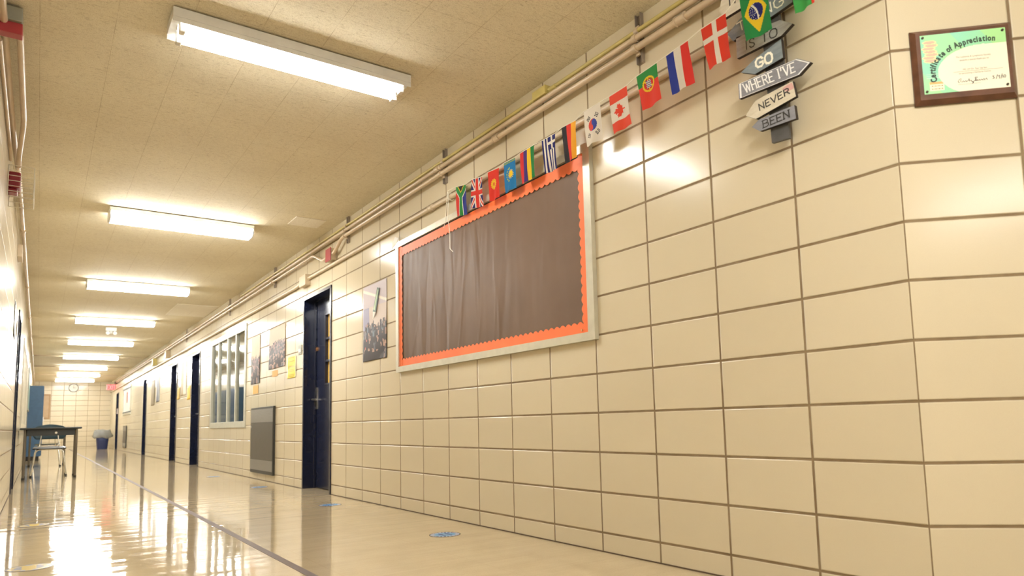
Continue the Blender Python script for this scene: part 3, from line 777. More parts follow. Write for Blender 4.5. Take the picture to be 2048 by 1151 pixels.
# ------------------------------------------------------------------ stroke lettering
GL = {
 'A': [[(0, 0), (.5, 1), (1, 0)], [(.2, .38), (.8, .38)]],
 'B': [[(.08, 0), (.08, 1), (.6, 1), (.85, .88), (.85, .64), (.6, .53), (.08, .53)], [(.6, .53), (.95, .4), (.95, .14), (.65, 0), (.08, 0)]],
 'C': [[(.95, .82), (.75, 1), (.3, 1), (.05, .72), (.05, .28), (.3, 0), (.75, 0), (.95, .18)]],
 'E': [[(.95, 1), (.08, 1), (.08, 0), (.95, 0)], [(.08, .52), (.75, .52)]],
 'F': [[(.95, 1), (.1, 1), (.1, 0)], [(.1, .52), (.75, .52)]],
 'G': [[(.93, .82), (.75, 1), (.3, 1), (.04, .72), (.04, .28), (.3, 0), (.75, 0), (.95, .18), (.95, .45), (.58, .45)]],
 'H': [[(.08, 0), (.08, 1)], [(.92, 0), (.92, 1)], [(.08, .52), (.92, .52)]],
 'I': [[(.5, 0), (.5, 1)]],
 'N': [[(.08, 0), (.08, 1), (.92, 0), (.92, 1)]],
 'O': [[(.5, 1), (.2, .93), (.04, .7), (.04, .3), (.2, .07), (.5, 0), (.8, .07), (.96, .3), (.96, .7), (.8, .93), (.5, 1)]],
 'R': [[(.1, 0), (.1, 1), (.65, 1), (.88, .87), (.88, .63), (.65, .5), (.1, .5)], [(.5, .5), (.95, 0)]],
 'S': [[(.88, .82), (.68, 1), (.3, 1), (.1, .82), (.14, .62), (.82, .38), (.92, .18), (.7, 0), (.28, 0), (.08, .18)]],
 'T': [[(.0, 1), (1, 1)], [(.5, 1), (.5, 0)]],
 'V': [[(.02, 1), (.5, 0), (.98, 1)]],
 'W': [[(0, 1), (.25, 0), (.5, .85), (.75, 0), (1, 1)]],
 'X': [[(0, 0), (1, 1)], [(0, 1), (1, 0)]],
 "'": [[(.55, 1.02), (.4, .72)]],
}
WD = {'I': .35, "'": .3, 'W': 1.25, ' ': .45, 'O': 1.05, 'G': 1.05, 'T': .9, 'E': .85, 'F': .8, 'S': .8}
SERIFS = {'H': [(.08, 0), (.08, 1), (.92, 0), (.92, 1)], 'I': [(.5, 0), (.5, 1)], 'N': [(.08, 1), (.08, 0), (.92, 1)], 'V': [(.02, 1), (.98, 1)], 'W': [(0, 1), (1, 1)], 'R': [(.1, 0), (.95, 0), (.1, 1)], 'E': [(.08, 0), (.08, 1)], 'B': [(.08, 0), (.08, 1)], 'T': [(.5, 0)]}
def letters(text, fr, quad, n0, n1, wt, serif=False, gap=.22):
    """quad = TL, BL, BR, TR in frame coordinates (u, v)"""
    TL, BL, BR, TR = [Vector(p) for p in quad]
    tot = sum(WD.get(c, 1) for c in text) + gap*(len(text)-1)
    mb = MB(); x = 0; cnt = [0]
    Wd = (BR-BL).length; Hh = (TL-BL).length
    def mp(gx, gy): 
        s = gx/tot; b = BL.lerp(BR, s); t = TL.lerp(TR, s); return b.lerp(t, gy) if 0 <= gy <= 1 else b + (t-b)*gy
    def seg(p, q_, w_):
        a, b = mp(*p), mp(*q_); d = (b-a)
        if d.length < 1e-9: return
        d.normalize(); nrm = Vector((-d.y, d.x))*w_/2; e = d*w_*.42
        poly = [a-e+nrm, a-e-nrm, b+e-nrm, b+e+nrm]
        cnt[0] += 1; mb.prism(fr, [(v.x, v.y) for v in poly], n0, n1+cnt[0]*3e-5)
    for c in text:
        w_ = WD.get(c, 1)
        for st in GL.get(c, []):
            for p, q_ in zip(st, st[1:]): seg((x+p[0]*w_, p[1]), (x+q_[0]*w_, q_[1]), wt)
        if serif:
            for (sx, sy) in SERIFS.get(c, []): seg((x+sx*w_-.14, sy), (x+sx*w_+.14, sy), wt*.6)
        x += w_+gap
    return mb

# ------------------------------------------------------------------ wooden arrow sign
t = thing('arrow_signpost', (-.01, .45, 1.755), 'wooden signpost with stacked arrow planks reading IS TO GO WHERE I\'VE NEVER BEEN', 'sign')
SG = Frame((0, 0, 0), (0, 1, 0), (0, 0, 1), (-1, 0, 0))
mb = MB(); mb.prism(SG, [(0.4581, 1.7409), (0.3793, 1.734), (0.393, 2.394), (0.4758, 2.394)], .041, .055)
o = mb.build('post', simple('dark_weathered_post', (.075, .072, .068), .6, var=.3, vscale=14), t, bevel=.001); o['label'] = 'dark grey wooden post'
M_EDGE = simple('dark_wood_edge', (.03, .022, .018), .7)
def woodp(nm, a, b_, sc=30):
    m, nt, b = new_mat(nm)
    f = noise(nt, position(nt, (1, 9, 42)), 1.2, 5, .7)
    nt.links.new(ramp(nt, f, [(.3, a), (.7, b_)]), b.inputs['Base Color']); b.inputs['Roughness'].default_value = .6
    bump(nt, b, f, .3, .001); return m
WG = woodp('worn_grey_plank', (.26, .25, .235), (.42, .41, .395)); WBL = woodp('blue_grey_plank', (.165, .205, .23), (.26, .305, .33))
WPU = woodp('slate_plank', (.21, .215, .245), (.29, .295, .33)); WCR = woodp('cream_plank', (.56, .50, .38), (.72, .67, .55))
PLK = [
 ('favorite', [(0.278, 2.4344), (0.278, 2.3556), (0.6393, 2.3497), (0.662, 2.3931), (0.6472, 2.4423)], WCR, 'FAVORITE', [[0.6099, 2.4398], [0.6079, 2.3917], [0.3748, 2.3749], [0.3763, 2.4179]], M_DKINK, .006, False, 'cream plank cut off by the top of the picture'),
 ('thing', [(0.5603, 2.3082), (0.6264, 2.272), (0.6008, 2.2304), (0.4118, 2.2417), (0.3174, 2.2518), (0.3174, 2.3261)], WBL, 'THING', [[0.5784, 2.2943], [0.5708, 2.2554], [0.3524, 2.2643], [0.3562, 2.3059]], M_CRPAINT, .005, False, 'grey-blue plank reading THING, mostly behind a flag'),
 ('is to', [(0.5848, 2.2381), (0.5859, 2.1466), (0.3732, 2.1434), (0.3227, 2.1674), (0.3753, 2.2085)], WG, 'IS TO', [[0.5425, 2.2002], [0.542, 2.1642], [0.3907, 2.1498], [0.3907, 2.1866]], M_DKINK, .0042, False, 'grey plank reading IS TO'),
 ('go', [(0.3765, 2.1305), (0.373, 2.0529), (0.5039, 2.043), (0.5703, 2.0788), (0.4994, 2.1068)], WBL, 'GO', [[0.4989, 2.1013], [0.4972, 2.0656], [0.4181, 2.0571], [0.421, 2.1]], M_CRPAINT, .0085, False, 'blue-grey plank reading GO'),
 ('where', [(0.5872, 2.0359), (0.5873, 1.9721), (0.308, 1.955), (0.2583, 1.9826), (0.3143, 2.022)], WPU, "WHERE I'VE", [[0.5659, 2.0267], [0.5536, 1.9845], [0.3234, 1.9738], [0.3281, 2.0127]], M_WHPAINT, .0046, True, "slate plank with a white edge line reading WHERE I'VE"),
 ('never', [(0.3391, 1.9425), (0.3287, 1.8772), (0.512, 1.8574), (0.5603, 1.8888), (0.5106, 1.9335)], WCR, 'NEVER', [[0.4975, 1.9118], [0.4933, 1.8846], [0.3533, 1.8995], [0.3573, 1.9239]], M_DKINK, .0042, False, 'cream plank with a pink smudge reading NEVER'),
 ('been', [(0.3383, 1.8463), (0.3349, 1.7916), (0.4969, 1.8009), (0.5346, 1.8312), (0.4999, 1.8492)], WPU, 'BEEN', [[0.4841, 1.8378], [0.4822, 1.8082], [0.36, 1.8081], [0.3619, 1.8367]], M_DKINK, .0042, True, 'grey plank reading BEEN'),
]
for nm, poly, mt, txt, quad, ink, wt, ser, lab in PLK:
    mb = MB(); mb.prism(SG, poly, .0555, .072, 0, 1)
    pk = mb.build('plank', [mt, M_EDGE], t); pk['label'] = lab
    letters(txt, SG, quad, .072, .0726, wt, ser).build('lettering', ink, pk)
    if nm == 'where':
        mb = MB(); c = Vector((sum(p[0] for p in poly)/5, sum(p[1] for p in poly)/5)); P = [Vector(p) for p in poly]
        for a, b in zip(P, P[1:]+P[:1]):
            a2, b2 = a + (c-a)*.03, b + (c-b)*.03
            a3, b3 = a + (c-a)*.075, b + (c-b)*.075
            mb.prism(SG, [tuple(a2), tuple(b2), tuple(b3), tuple(a3)], .072, .0724)
        mb.build('edge_line', M_WHPAINT, pk)
    if nm == 'never':
        mb = MB(); mb.prism(SG, [(0.343, 1.9382), (0.3341, 1.9126), (0.3617, 1.9087), (0.3863, 1.9283), (0.3716, 1.9362)], .072, .0723); mb.build('pink_smudge', simple('pink_paint', (.62, .36, .34), .6), pk)

# ------------------------------------------------------------------ certificate plaque on the angled wall
t = thing('certificate_plaque', WA(.225, 1.72, .01), 'wooden plaque with a green and cream Certificate of Appreciation on the angled wall', 'plaque')
s0, s1, z0, z1 = .062, .383, 1.714, 1.982
mb = MB()
bv = .014
out = [(s0, z0), (s1, z0), (s1, z1), (s0, z1)]; inn = [(s0+bv, z0+bv), (s1-bv, z0+bv), (s1-bv, z1-bv), (s0+bv, z1-bv)]
mb.add([WA(*p, .001) for p in out] + [WA(*p, .008) for p in out] + [WA(*p, .022) for p in inn],
       [(0, 1, 2, 3)] + [(i, (i+1) % 4, 4+(i+1) % 4, 4+i) for i in range(4)] + [(4+i, 4+(i+1) % 4, 8+(i+1) % 4, 8+i) for i in range(4)] + [(8, 9, 10, 11)])
mb.build('wood_board', M_WOOD, t)
cs0, cs1, cz0, cz1 = .089, .358, 1.747, 1.958
CW, CH = cs1-cs0, cz1-cz0
def cert(x, y):      # x 0..1, y 0..1 from top
    X = x*1.27; Yy = y
    ex = (X-.93)/.70; ey = (Yy-.66)/.42
    if ex*ex+ey*ey < 1 or (X > .93 and Yy > .24+.02*(X-.93)): 
        if ex*ex + ey*ey < 1 or (X > .93 and Yy > .24): return srgb(246, 240, 218)
    # coin stack
    for k in range(7):
        cx = .135+.022*math.sin(k*2.1); cy = .13+k*.052
        if ((X-cx)/.105)**2 + ((Yy-cy)/.036)**2 < 1:
            return srgb(222, 186, 164) if ((X-cx)/.085)**2 + ((Yy-cy)/.024)**2 < 1 else srgb(245, 225, 170)
    if .09 < X < .30 and .80 < Yy < .95: 
        if Yy < .84: return srgb(245, 185, 120)
        if (.865 < Yy < .885 or .91 < Yy < .93) and .11 < X < .28 and math.sin(X*260) > -.4: return srgb(170, 150, 110)
        return srgb(246, 244, 214)
    if .05 < X < .27 and .66 < Yy < .76 and math.sin(Yy*190) > .5: return srgb(190, 232, 205)
    f = .5+.5*math.sin(X*4+Yy*2.6); g = .5+.5*math.sin(X*7-Yy*5)
    a, b = srgb(160, 226, 160), srgb(150, 222, 196)
    c2 = srgb(186, 232, 150)
    return tuple(a[i]*(1-f)*.6+b[i]*f*.6+(c2[i] if g > .5 else b[i])*.4 for i in range(3))
mb = MB(); nu, nv = 130, 102
mb.v = [WA(cs0+CW*i/nu, cz1-CH*j/nv, .0228) for j in range(nv+1) for i in range(nu+1)]
for j in range(nv):
    for i in range(nu):
        a = j*(nu+1)+i; mb.f.append([a, a+nu+1, a+nu+2, a+1]); mb.m.append(0); mb.c.append(cert((i+.5)/nu, (j+.5)/nv))
paper = mb.build('certificate', M_CERT, t)
def font_mesh(text, size, fr_fn, bold=0, spacing=1.0, squash=1.0):
    """built-in font outline -> flat mesh placed through fr_fn(x, y)"""
    cu = bpy.data.curves.new('glyphs', 'FONT'); cu.body = text; cu.size = size; cu.offset = bold; cu.resolution_u = 3; cu.space_character = spacing
    ob = bpy.data.objects.new('glyphs', cu); COL.objects.link(ob)
    dg = bpy.context.evaluated_depsgraph_get(); dg.update()
    me = bpy.data.meshes.new_from_object(ob.evaluated_get(dg))
    vs = [fr_fn(v.co.x*squash, v.co.y) for v in me.vertices]; fs = [list(p.vertices) for p in me.polygons]
    wmax = max([v.co.x for v in me.vertices], default=0)*squash
    bpy.data.objects.remove(ob); bpy.data.curves.remove(cu); bpy.data.meshes.remove(me)
    return vs, fs, wmax
cx = lambda x, y, n=.0236: WA(cs0+CW*x, cz1-CH*y, n)
# arched heading
mb = MB(); head = 'Certificate of Appreciation'
ws = []
for ch in head:
    ws.append({'i': .5, 'f': .62, 't': .66, 'r': .7, ' ': .55, 'C': 1.15, 'A': 1.2, 'l': .5, 'c': .88}.get(ch, 1.0))
# arc in certificate space
pts = []
for k in range(201):
    a = math.radians(197 - k*(197-76)/200)
    X = .93+.745*math.cos(a)+.0; Yv = .66-.465*math.sin(a)
    pts.append((X*CH, Yv*CH))
# straighten right end slightly
L = [0]
for p, q_ in zip(pts, pts[1:]): L.append(L[-1]+math.hypot(q_[0]-p[0], q_[1]-p[1]))
tot = L[-1]; acc = 0; sw = sum(ws)
for ch, wv in zip(head, ws):
    s = (acc+wv*.5)/sw*tot; acc += wv
    if ch == ' ': continue
    k = max(1, next((i for i, l in enumerate(L) if l >= s), 200)); p, pm = pts[k], pts[k-1]
    ang = math.atan2(-(p[1]-pm[1]), p[0]-pm[0]); ca, sa = math.cos(ang), math.sin(ang)
    cw = wv/sw*tot
    def plc(x, y, p=p, ca=ca, sa=sa, cw=cw):
        x = x - cw*.42; return WA(cs0+p[0]+x*ca-y*sa, cz1-p[1]+x*sa+y*ca, .0236)
    vs, fs, _ = font_mesh(ch, .0280, plc, bold=.0011, squash=.76)
    mb.add(vs, fs)
mb.build('heading', simple('dark_green_ink', (.03, .055, .035), .5), paper)
mb = MB()
for txt, x, y, sz in (('The Leukemia & Lymphoma Society', .40, .44, .0085), ('extends a special thank you to', .44, .495, .0085), ('MS 131 Dr. Sun Yat Sen', .47, .655, .0088), ('for participating in Pennies for Patients', .42, .715, .0072)):
    ty = .10      # text runs level on the paper
    vs, fs, _ = font_mesh(txt, sz, lambda a, b, x=x, y=y: WA(cs0+CW*x+a, cz1-CH*y+b, .0236), squash=.88)
    mb.add(vs, fs)
mb.fbox(WA, cs0+.36*CW, cs0+.93*CW, cz1-.675*CH, cz1-.672*CH, .0232, .0235); mb.fbox(WA, cs0+.40*CW, cs0+.66*CW, cz1-.89*CH, cz1-.887*CH, .0232, .0235)
mb.build('small_print', simple('brown_grey_ink', (.30, .26, .20), .5), paper)
mb = MB()
sig = [(.415, .865), (.40, .83), (.42, .80), (.44, .79), (.43, .84), (.45, .85), (.46, .83), (.475, .85), (.49, .83), (.50, .85), (.52, .83), (.53, .80), (.535, .85), (.55, .83), (.56, .85), (.58, .87), (.565, .89), (.59, .84), (.62, .85)]
sig2 = [(.60, .79), (.605, .85)]; sig3 = [(.60, .79), (.63, .79), (.61, .82), (.635, .845), (.605, .85)]; sig4 = [(.64, .85), (.645, .83), (.66, .85), (.675, .83), (.69, .85), (.70, .82), (.71, .85), (.73, .82), (.74, .85)]
dt = [[(.80, .80), (.82, .79), (.81, .815), (.825, .83), (.80, .845)], [(.84, .85), (.86, .78)], [(.865, .79), (.87, .815), (.885, .79), (.88, .85)], [(.895, .85), (.915, .77)], [(.92, .79), (.92, .84)], [(.935, .80), (.93, .83), (.945, .84), (.955, .81), (.94, .79)]]
for ln in [sig, sig2, sig3, sig4]+dt: mb.tube([cx(a, b, .0238) for a, b in ln], .0007, 5)
mb.build('signature', M_INK, paper)
for a, b in ((.03, .045), (.965, .045), (.03, .96), (.965, .955)):
    mb = MB(); c = cx(a, b, .0228); mb.disc(c, WA.n, .0042, .003, 14); mb.disc(c+WA.n*.003, WA.n, .0028, .0015, 12); mb.build('tack', simple('bronze_tack', (.10, .09, .07), .3, .8), t, smooth=True)

# ------------------------------------------------------------------ photo posters, papers
def crowd(seed, sky, floorc, horizon, palette, dens=1.0):
    rr = random.Random(seed); blobs = []
    for _ in range(int(170*dens)):
        y = horizon+(1-horizon)*rr.random()**.9; s = .02+.06*(y-horizon)/(1-horizon)
        blobs.append((rr.random(), y, s, rr.choice(palette), rr.random()))
    blobs.sort(key=lambda b: b[1])
    def fn(x, y):
        c = sky(x, y)
        if y > horizon+.08: c = floorc
        for (bx, by, s, col, k) in blobs:
            if abs(x-bx) < s*1.5 and by-s < y < by+s*5:
                if math.hypot(x-bx, (y-by)*.7) < s*.8: c = srgb(58, 50, 50) if k < .8 else srgb(176, 142, 126)
                elif y > by+s*.6: c = col
        return c
    return fn
def poster(name, fr, u0, u1, v0, v1, fn, label, cat='poster', nu=36, nv=70, extra=None, wav=.004, group=None):
    mb = MB()
    # u0 is the left edge as seen, u1 the right edge
    mb.v = [fr(u0+(u1-u0)*i/nu, v1-(v1-v0)*j/nv, .004+wav*abs(math.sin(j/nv*5+i/nu*2))*(.3+j/nv)) for j in range(nv+1) for i in range(nu+1)]
    for j in range(nv):
        for i in range(nu):
            a = j*(nu+1)+i; mb.f.append([a, a+nu+1, a+nu+2, a+1]); mb.m.append(0); mb.c.append(fn((i+.5)/nu, (j+.5)/nv))
    o = mb.build(name, M_PHOTO, smooth=True, solid=.0006)
    return tag(o, label, cat, group)
PAL = [srgb(70, 66, 74), srgb(90, 96, 104), srgb(120, 112, 118), srgb(52, 54, 62), srgb(150, 120, 110), srgb(205, 100, 100), srgb(110, 122, 130)]
def skyA(x, y):
    if y < .30:
        if abs(y-.05-.22*x) < .018: return srgb(236, 228, 216)
        return srgb(196, 186, 192)
    if x < .26 and y > .25: return srgb(158, 156, 182)
    return srgb(206, 192, 182)
poster('photo_poster', WR, 4.84, 4.32, 1.235, 1.915, crowd(1, skyA, srgb(130, 120, 120), .50, PAL), 'tall photo poster of a crowd with a green pencil cut-out, beside the bulletin board', nv=84, nu=56)
mb = MB(); mb.prism(WR, [(4.50, 1.865), (4.455, 1.85), (4.535, 1.65), (4.60, 1.665)], .0125, .014); mb.prism(WR, [(4.60, 1.70), (4.535, 1.65), (4.60, 1.595)], .0125, .0135, 1)
mb.prism(WR, [(4.492, 1.845), (4.475, 1.838), (4.555, 1.67), (4.585, 1.68)], .014, .0145, 2)
tag(mb.build('pencil_cutout', [simple('dark_green_card', (.015, .07, .025), .4), M_PAPER, simple('pale_green_card', (.38, .52, .25), .4)]), 'green paper pencil shape stuck on the crowd poster', 'cutout')
skyB = lambda x, y: srgb(206, 182, 152)
PB = [srgb(138, 108, 104), srgb(118, 98, 98), srgb(156, 120, 112), srgb(108, 98, 98), srgb(176, 124, 116)]
poster('photo_poster', WR, 8.02, 7.30, 1.40, 1.915, crowd(2, skyB, srgb(112, 100, 96), .33, PB, 1.3), 'wide tan class photo poster right of the narrow one, by the yellow paper')
poster('photo_poster', WR, 8.93, 8.47, 1.262, 1.918, crowd(3, skyB, srgb(98, 94, 94), .40, PB), 'narrow tan class photo poster beside the corridor window')
def cap(u0, u1, v0, v1, label):
    mb = MB(); mb.fbox(WR, u1, u0, v0, v1, .002, .004)
    o = mb.build('caption_card', simple('orange_yellow_card', (.80, .42, .10), .5)); tag(o, label, 'caption card')
cap(7.86, 7.62, 1.30, 1.375, 'small orange caption card under the wide class photo')
cap(8.82, 8.55, 1.13, 1.24, 'small orange caption card under the narrow class photo')
def yel(x, y):
    if x < .07 or x > .93: return srgb(236, 232, 210)
    if .47 < y < .53: return srgb(200, 190, 90)
    return srgb(232, 210, 84) if math.sin(y*80) > -.7 or x < .2 or x > .8 else srgb(190, 170, 70)
poster('yellow_notice', WR, 7.20, 6.87, 1.235, 1.485, yel, 'yellow notice in a clear sleeve beside the first door', 'notice', nu=20, nv=30)
t = thing('room_number_plate', (-.008, 6.72, 1.5), 'small dark room number plate left of the first door', 'sign plate')
mb = MB(); mb.box(-.008, 0, 6.66, 6.78, 1.48, 1.585); mb.build('plate', M_GREYBOX, t)
mb = MB(); mb.box(-.012, -.008, 6.68, 6.76, 1.50, 1.545); mb.build('insert', M_PAPER, t)
# far right-wall papers
poster('notice_strip', WR, 14.80, 14.15, 1.36, 2.05, lambda x, y: srgb(186, 168, 130) if x < .5 else srgb(236, 228, 210), 'tall brown and white notice between the second and third doors', 'notice', 12, 24)
poster('yellow_notice', WR, 15.22, 14.92, 1.30, 1.55, lambda x, y: srgb(226, 190, 90), 'yellow notice just before the third door', 'notice', 8, 8)
poster('yellow_notice', WR, 14.0, 13.68, 1.25, 1.52, lambda x, y: srgb(232, 190, 80), 'yellow notice just beyond the second door', 'notice', 8, 8)
poster('photo_poster', WR, 19.4, 18.8, 1.30, 1.95, lambda x, y: srgb(150, 135, 105), 'brownish far poster before the fourth door, farther of a pair', 'poster', 8, 16)
poster('photo_poster', WR, 18.5, 17.9, 1.36, 1.98, lambda x, y: srgb(120, 125, 140) if .2 < x < .8 else srgb(225, 222, 214), 'grey-blue far poster before the fourth door, nearer of a pair', 'poster', 12, 16)
# far framed board
t = thing('notice_board', (-.01, 25.5, 1.2), 'white notice board with a red strip, far along the right wall', 'notice board')
mb = MB()
for (a, b, c, d) in ((24.3, 26.7, 1.2, 1.27), (24.3, 26.7, 2.08, 2.15), (24.3, 24.4, 1.27, 2.08), (26.6, 26.7, 1.27, 2.08)): mb.fbox(WR, a, b, c, d, .001, .03)
mb.build('frame', M_FRAME, t)
mb = MB(); mb.fbox(WR, 24.4, 26.6, 1.27, 2.08, .001, .012); mb.build('white_sheet', M_PAPER, t)
mb = MB(); mb.fbox(WR, 25.3, 25.6, 1.6, 1.95, .012, .014); mb.build('red_strip', M_RED, t)
mb = MB(); mb.fbox(WR, 24.3, 26.7, 1.265, 1.30, .012, .032); mb.fbox(WR, 24.3, 26.7, 2.05, 2.085, .012, .032); mb.build('dark_edging', simple('dark_teal_edging', (.03, .07, .09), .5), t)
# left wall papers
def blk(x, y): return srgb(40, 38, 36) if (math.sin(x*9)*math.sin(y*14) > .2) else srgb(240, 238, 232)
poster('white_notice', WL, 7.25, 7.75, 1.62, 1.98, blk, 'white sheet with black lettering on the left wall near the camera', 'notice', 16, 20)
poster('white_notice', WL, 8.20, 8.42, 1.72, 1.92, blk, 'small white sign beside the left wall door', 'notice', 10, 10)
t = thing('teal_board', (XL+.01, 19.1, 1.22), 'teal papered display board on the left wall before the blue lockers', 'display board')
mb = MB(); mb.fbox(WL, 18.2, 20.0, 1.24, 2.12, .001, .02); mb.build('teal_paper', M_TEAL, t)
mb = MB()
for (a, b, c, d) in ((18.15, 20.05, 1.20, 1.24), (18.15, 20.05, 2.12, 2.16), (18.15, 18.2, 1.24, 2.12), (20.0, 20.05, 1.24, 2.12)): mb.fbox(WL, a, b, c, d, .001, .03)
mb.build('frame', M_GREYBOX, t)

# ------------------------------------------------------------------ grey wall panels
def grey_panel(y0, y1, z0, z1, label):
    t = thing('wall_heater_cover', (-.02, (y0+y1)/2, z0), label, 'wall cover', 'grey steel wall covers')
    m = MB(); m.fbox(WR, y0, y1, z0, z1, .001, .028); m.build('casing', simple('dark_casing', (.045, .045, .04), .4, .3), t, bevel=.002)
    m = MB(); m.fbox(WR, y0+.02, y1-.01, z0+.21*(z1-z0), z1-.235*(z1-z0), .028, .031); m.build('door_sheet', M_PANEL, t)
    m = MB(); m.fbox(WR, y0+.02, y1-.01, z0+.05*(z1-z0), z0+.205*(z1-z0), .028, .031); m.build('lower_grille', M_PERF, t)
    m = MB(); m.fbox(WR, y0+.02, y1-.01, z1-.23*(z1-z0), z1-.03*(z1-z0), .028, .031); m.build('upper_grille', M_PERF, t)
    m = MB(); m.disc(WR(y1-.06, z1-.30*(z1-z0), .031), WR.n, .014, .008, 12); m.build('latch', M_STEEL, t, smooth=True)
    return t
grey_panel(7.70, 8.80, .085, .935, 'grey steel wall cover with perforated bands, low beside the first door')
grey_panel(25.3, 26.3, .12, .84, 'grey steel wall cover far along the corridor under the white notice board')

# ------------------------------------------------------------------ floor markings
mb = MB(); n = 80
for k in range(n):
    y0 = -2+k*(YE+2)/n; y1 = y0+(YE+2)/n
    mb.box(-1.348, -1.308, y0, y1, .0002, .0012)
tag(mb.build('floor_tape_line', M_TAPE), 'long purple-grey tape line running down the corridor floor', 'floor tape')
def sticker(x, y, r, kind, label):
    mb = MB(); nr, na = 16, 64
    def fn(rr, a):
        X, Y = rr*math.cos(a), rr*math.sin(a)
        if kind == 'blue':
            if rr > .93: return srgb(96, 90, 96)
            if rr > .70: return srgb(176, 190, 214) if math.sin(a*22) > -.2 else srgb(100, 108, 130)
            for sx in (-.22, .22):
                if ((X-sx)/.13)**2+((Y-.12)/.30)**2 < 1 or ((X-sx)/.10)**2+((Y+.36)/.14)**2 < 1: return srgb(66, 96, 150)
            return srgb(104, 156, 206)
        if rr > .9: return srgb(120, 112, 104)
        if rr > .62: return srgb(176, 172, 164) if math.sin(a*9) > 0 else srgb(205, 180, 110)
        return srgb(214, 186, 96) if abs(X) < .3 else srgb(150, 150, 156)
    for i in range(nr):
        for j in range(na):
            r0, r1, a0, a1 = i/nr, (i+1)/nr, j/na*2*math.pi, (j+1)/na*2*math.pi
            P = [(x+r*rr*math.cos(a), y+r*rr*math.sin(a), .0012) for rr, a in ((r0, a0), (r1, a0), (r1, a1), (r0, a1))]
            if i == 0: P = P[1:]
            mb.add(P, [list(range(len(P)))], 0, fn((r0+r1)/2, (a0+a1)/2))
    mb.add([(x+r*math.cos(k/32*2*math.pi), y+r*math.sin(k/32*2*math.pi), z) for z in (.0002, .0011) for k in range(32)], [(k, (k+1) % 32, 32+(k+1) % 32, 32+k) for k in range(32)], 0, srgb(90, 90, 95))
    tag(mb.build('floor_sticker', M_STICK), label, 'floor sticker', 'round stickers on the floor')
sticker(-.335, 2.70, .095, 'blue', 'round blue floor sticker nearest the camera, along the right wall')
sticker(-.31, 4.82, .095, 'blue', 'round blue floor sticker in front of the first door')
sticker(-.30, 7.22, .095, 'blue', 'round blue floor sticker in front of the grey wall cover')
sticker(-.33, 9.6, .095, 'blue', 'round pale blue floor sticker before the corridor window')
sticker(-2.375, 3.31, .10, 'yel', 'round yellow and grey floor sticker nearest the camera, along the left wall')
sticker(-2.36, 5.30, .10, 'yel', 'round yellow and grey floor sticker farther along the left wall')

# ------------------------------------------------------------------ desks and chairs
def desk(x0, x1, y0, y1, label):
    t = thing('school_desk', ((x0+x1)/2, (y0+y1)/2, 0), label, 'desk', 'desks against the left wall')
    m = MB(); m.box(x0-.03, x1+.03, y0-.01, y1+.01, .728, .755); m.build('desktop', M_DESK, t, bevel=.008)
    m = MB(); m.box(x0+.055, x1-.055, y0+.03, y1-.03, .635, .728); m.build('book_box', M_DESK, t, bevel=.004)
    for (a, b) in ((x0+.035, y0+.045), (x1-.035, y0+.045), (x0+.035, y1-.045), (x1-.035, y1-.045)):
        m = MB(); m.tube([(a, b, 0.012), (a, b, .728)], .016, 12)
        lg = m.build('leg', M_DESKLEG, t, smooth=True)
        m = MB(); m.tube([(a, b, 0), (a, b, .03)], .019, 12); m.build('foot', M_BLACK, lg, smooth=True)
    m = MB(); m.disc(((x0+x1)/2+.06, y0+.03, .675), (0, -1, 0), .016, .002, 10); o = m.build('sticker', M_CREAM, t)
    return t
desk(-2.555, -1.855, 11.5, 12.12, 'dark-topped school desk with metal legs, the nearer one against the left wall')
desk(-2.53, -1.87, 16.4, 17.0, 'dark-topped school desk farther down, behind the nearer desk and chairs')
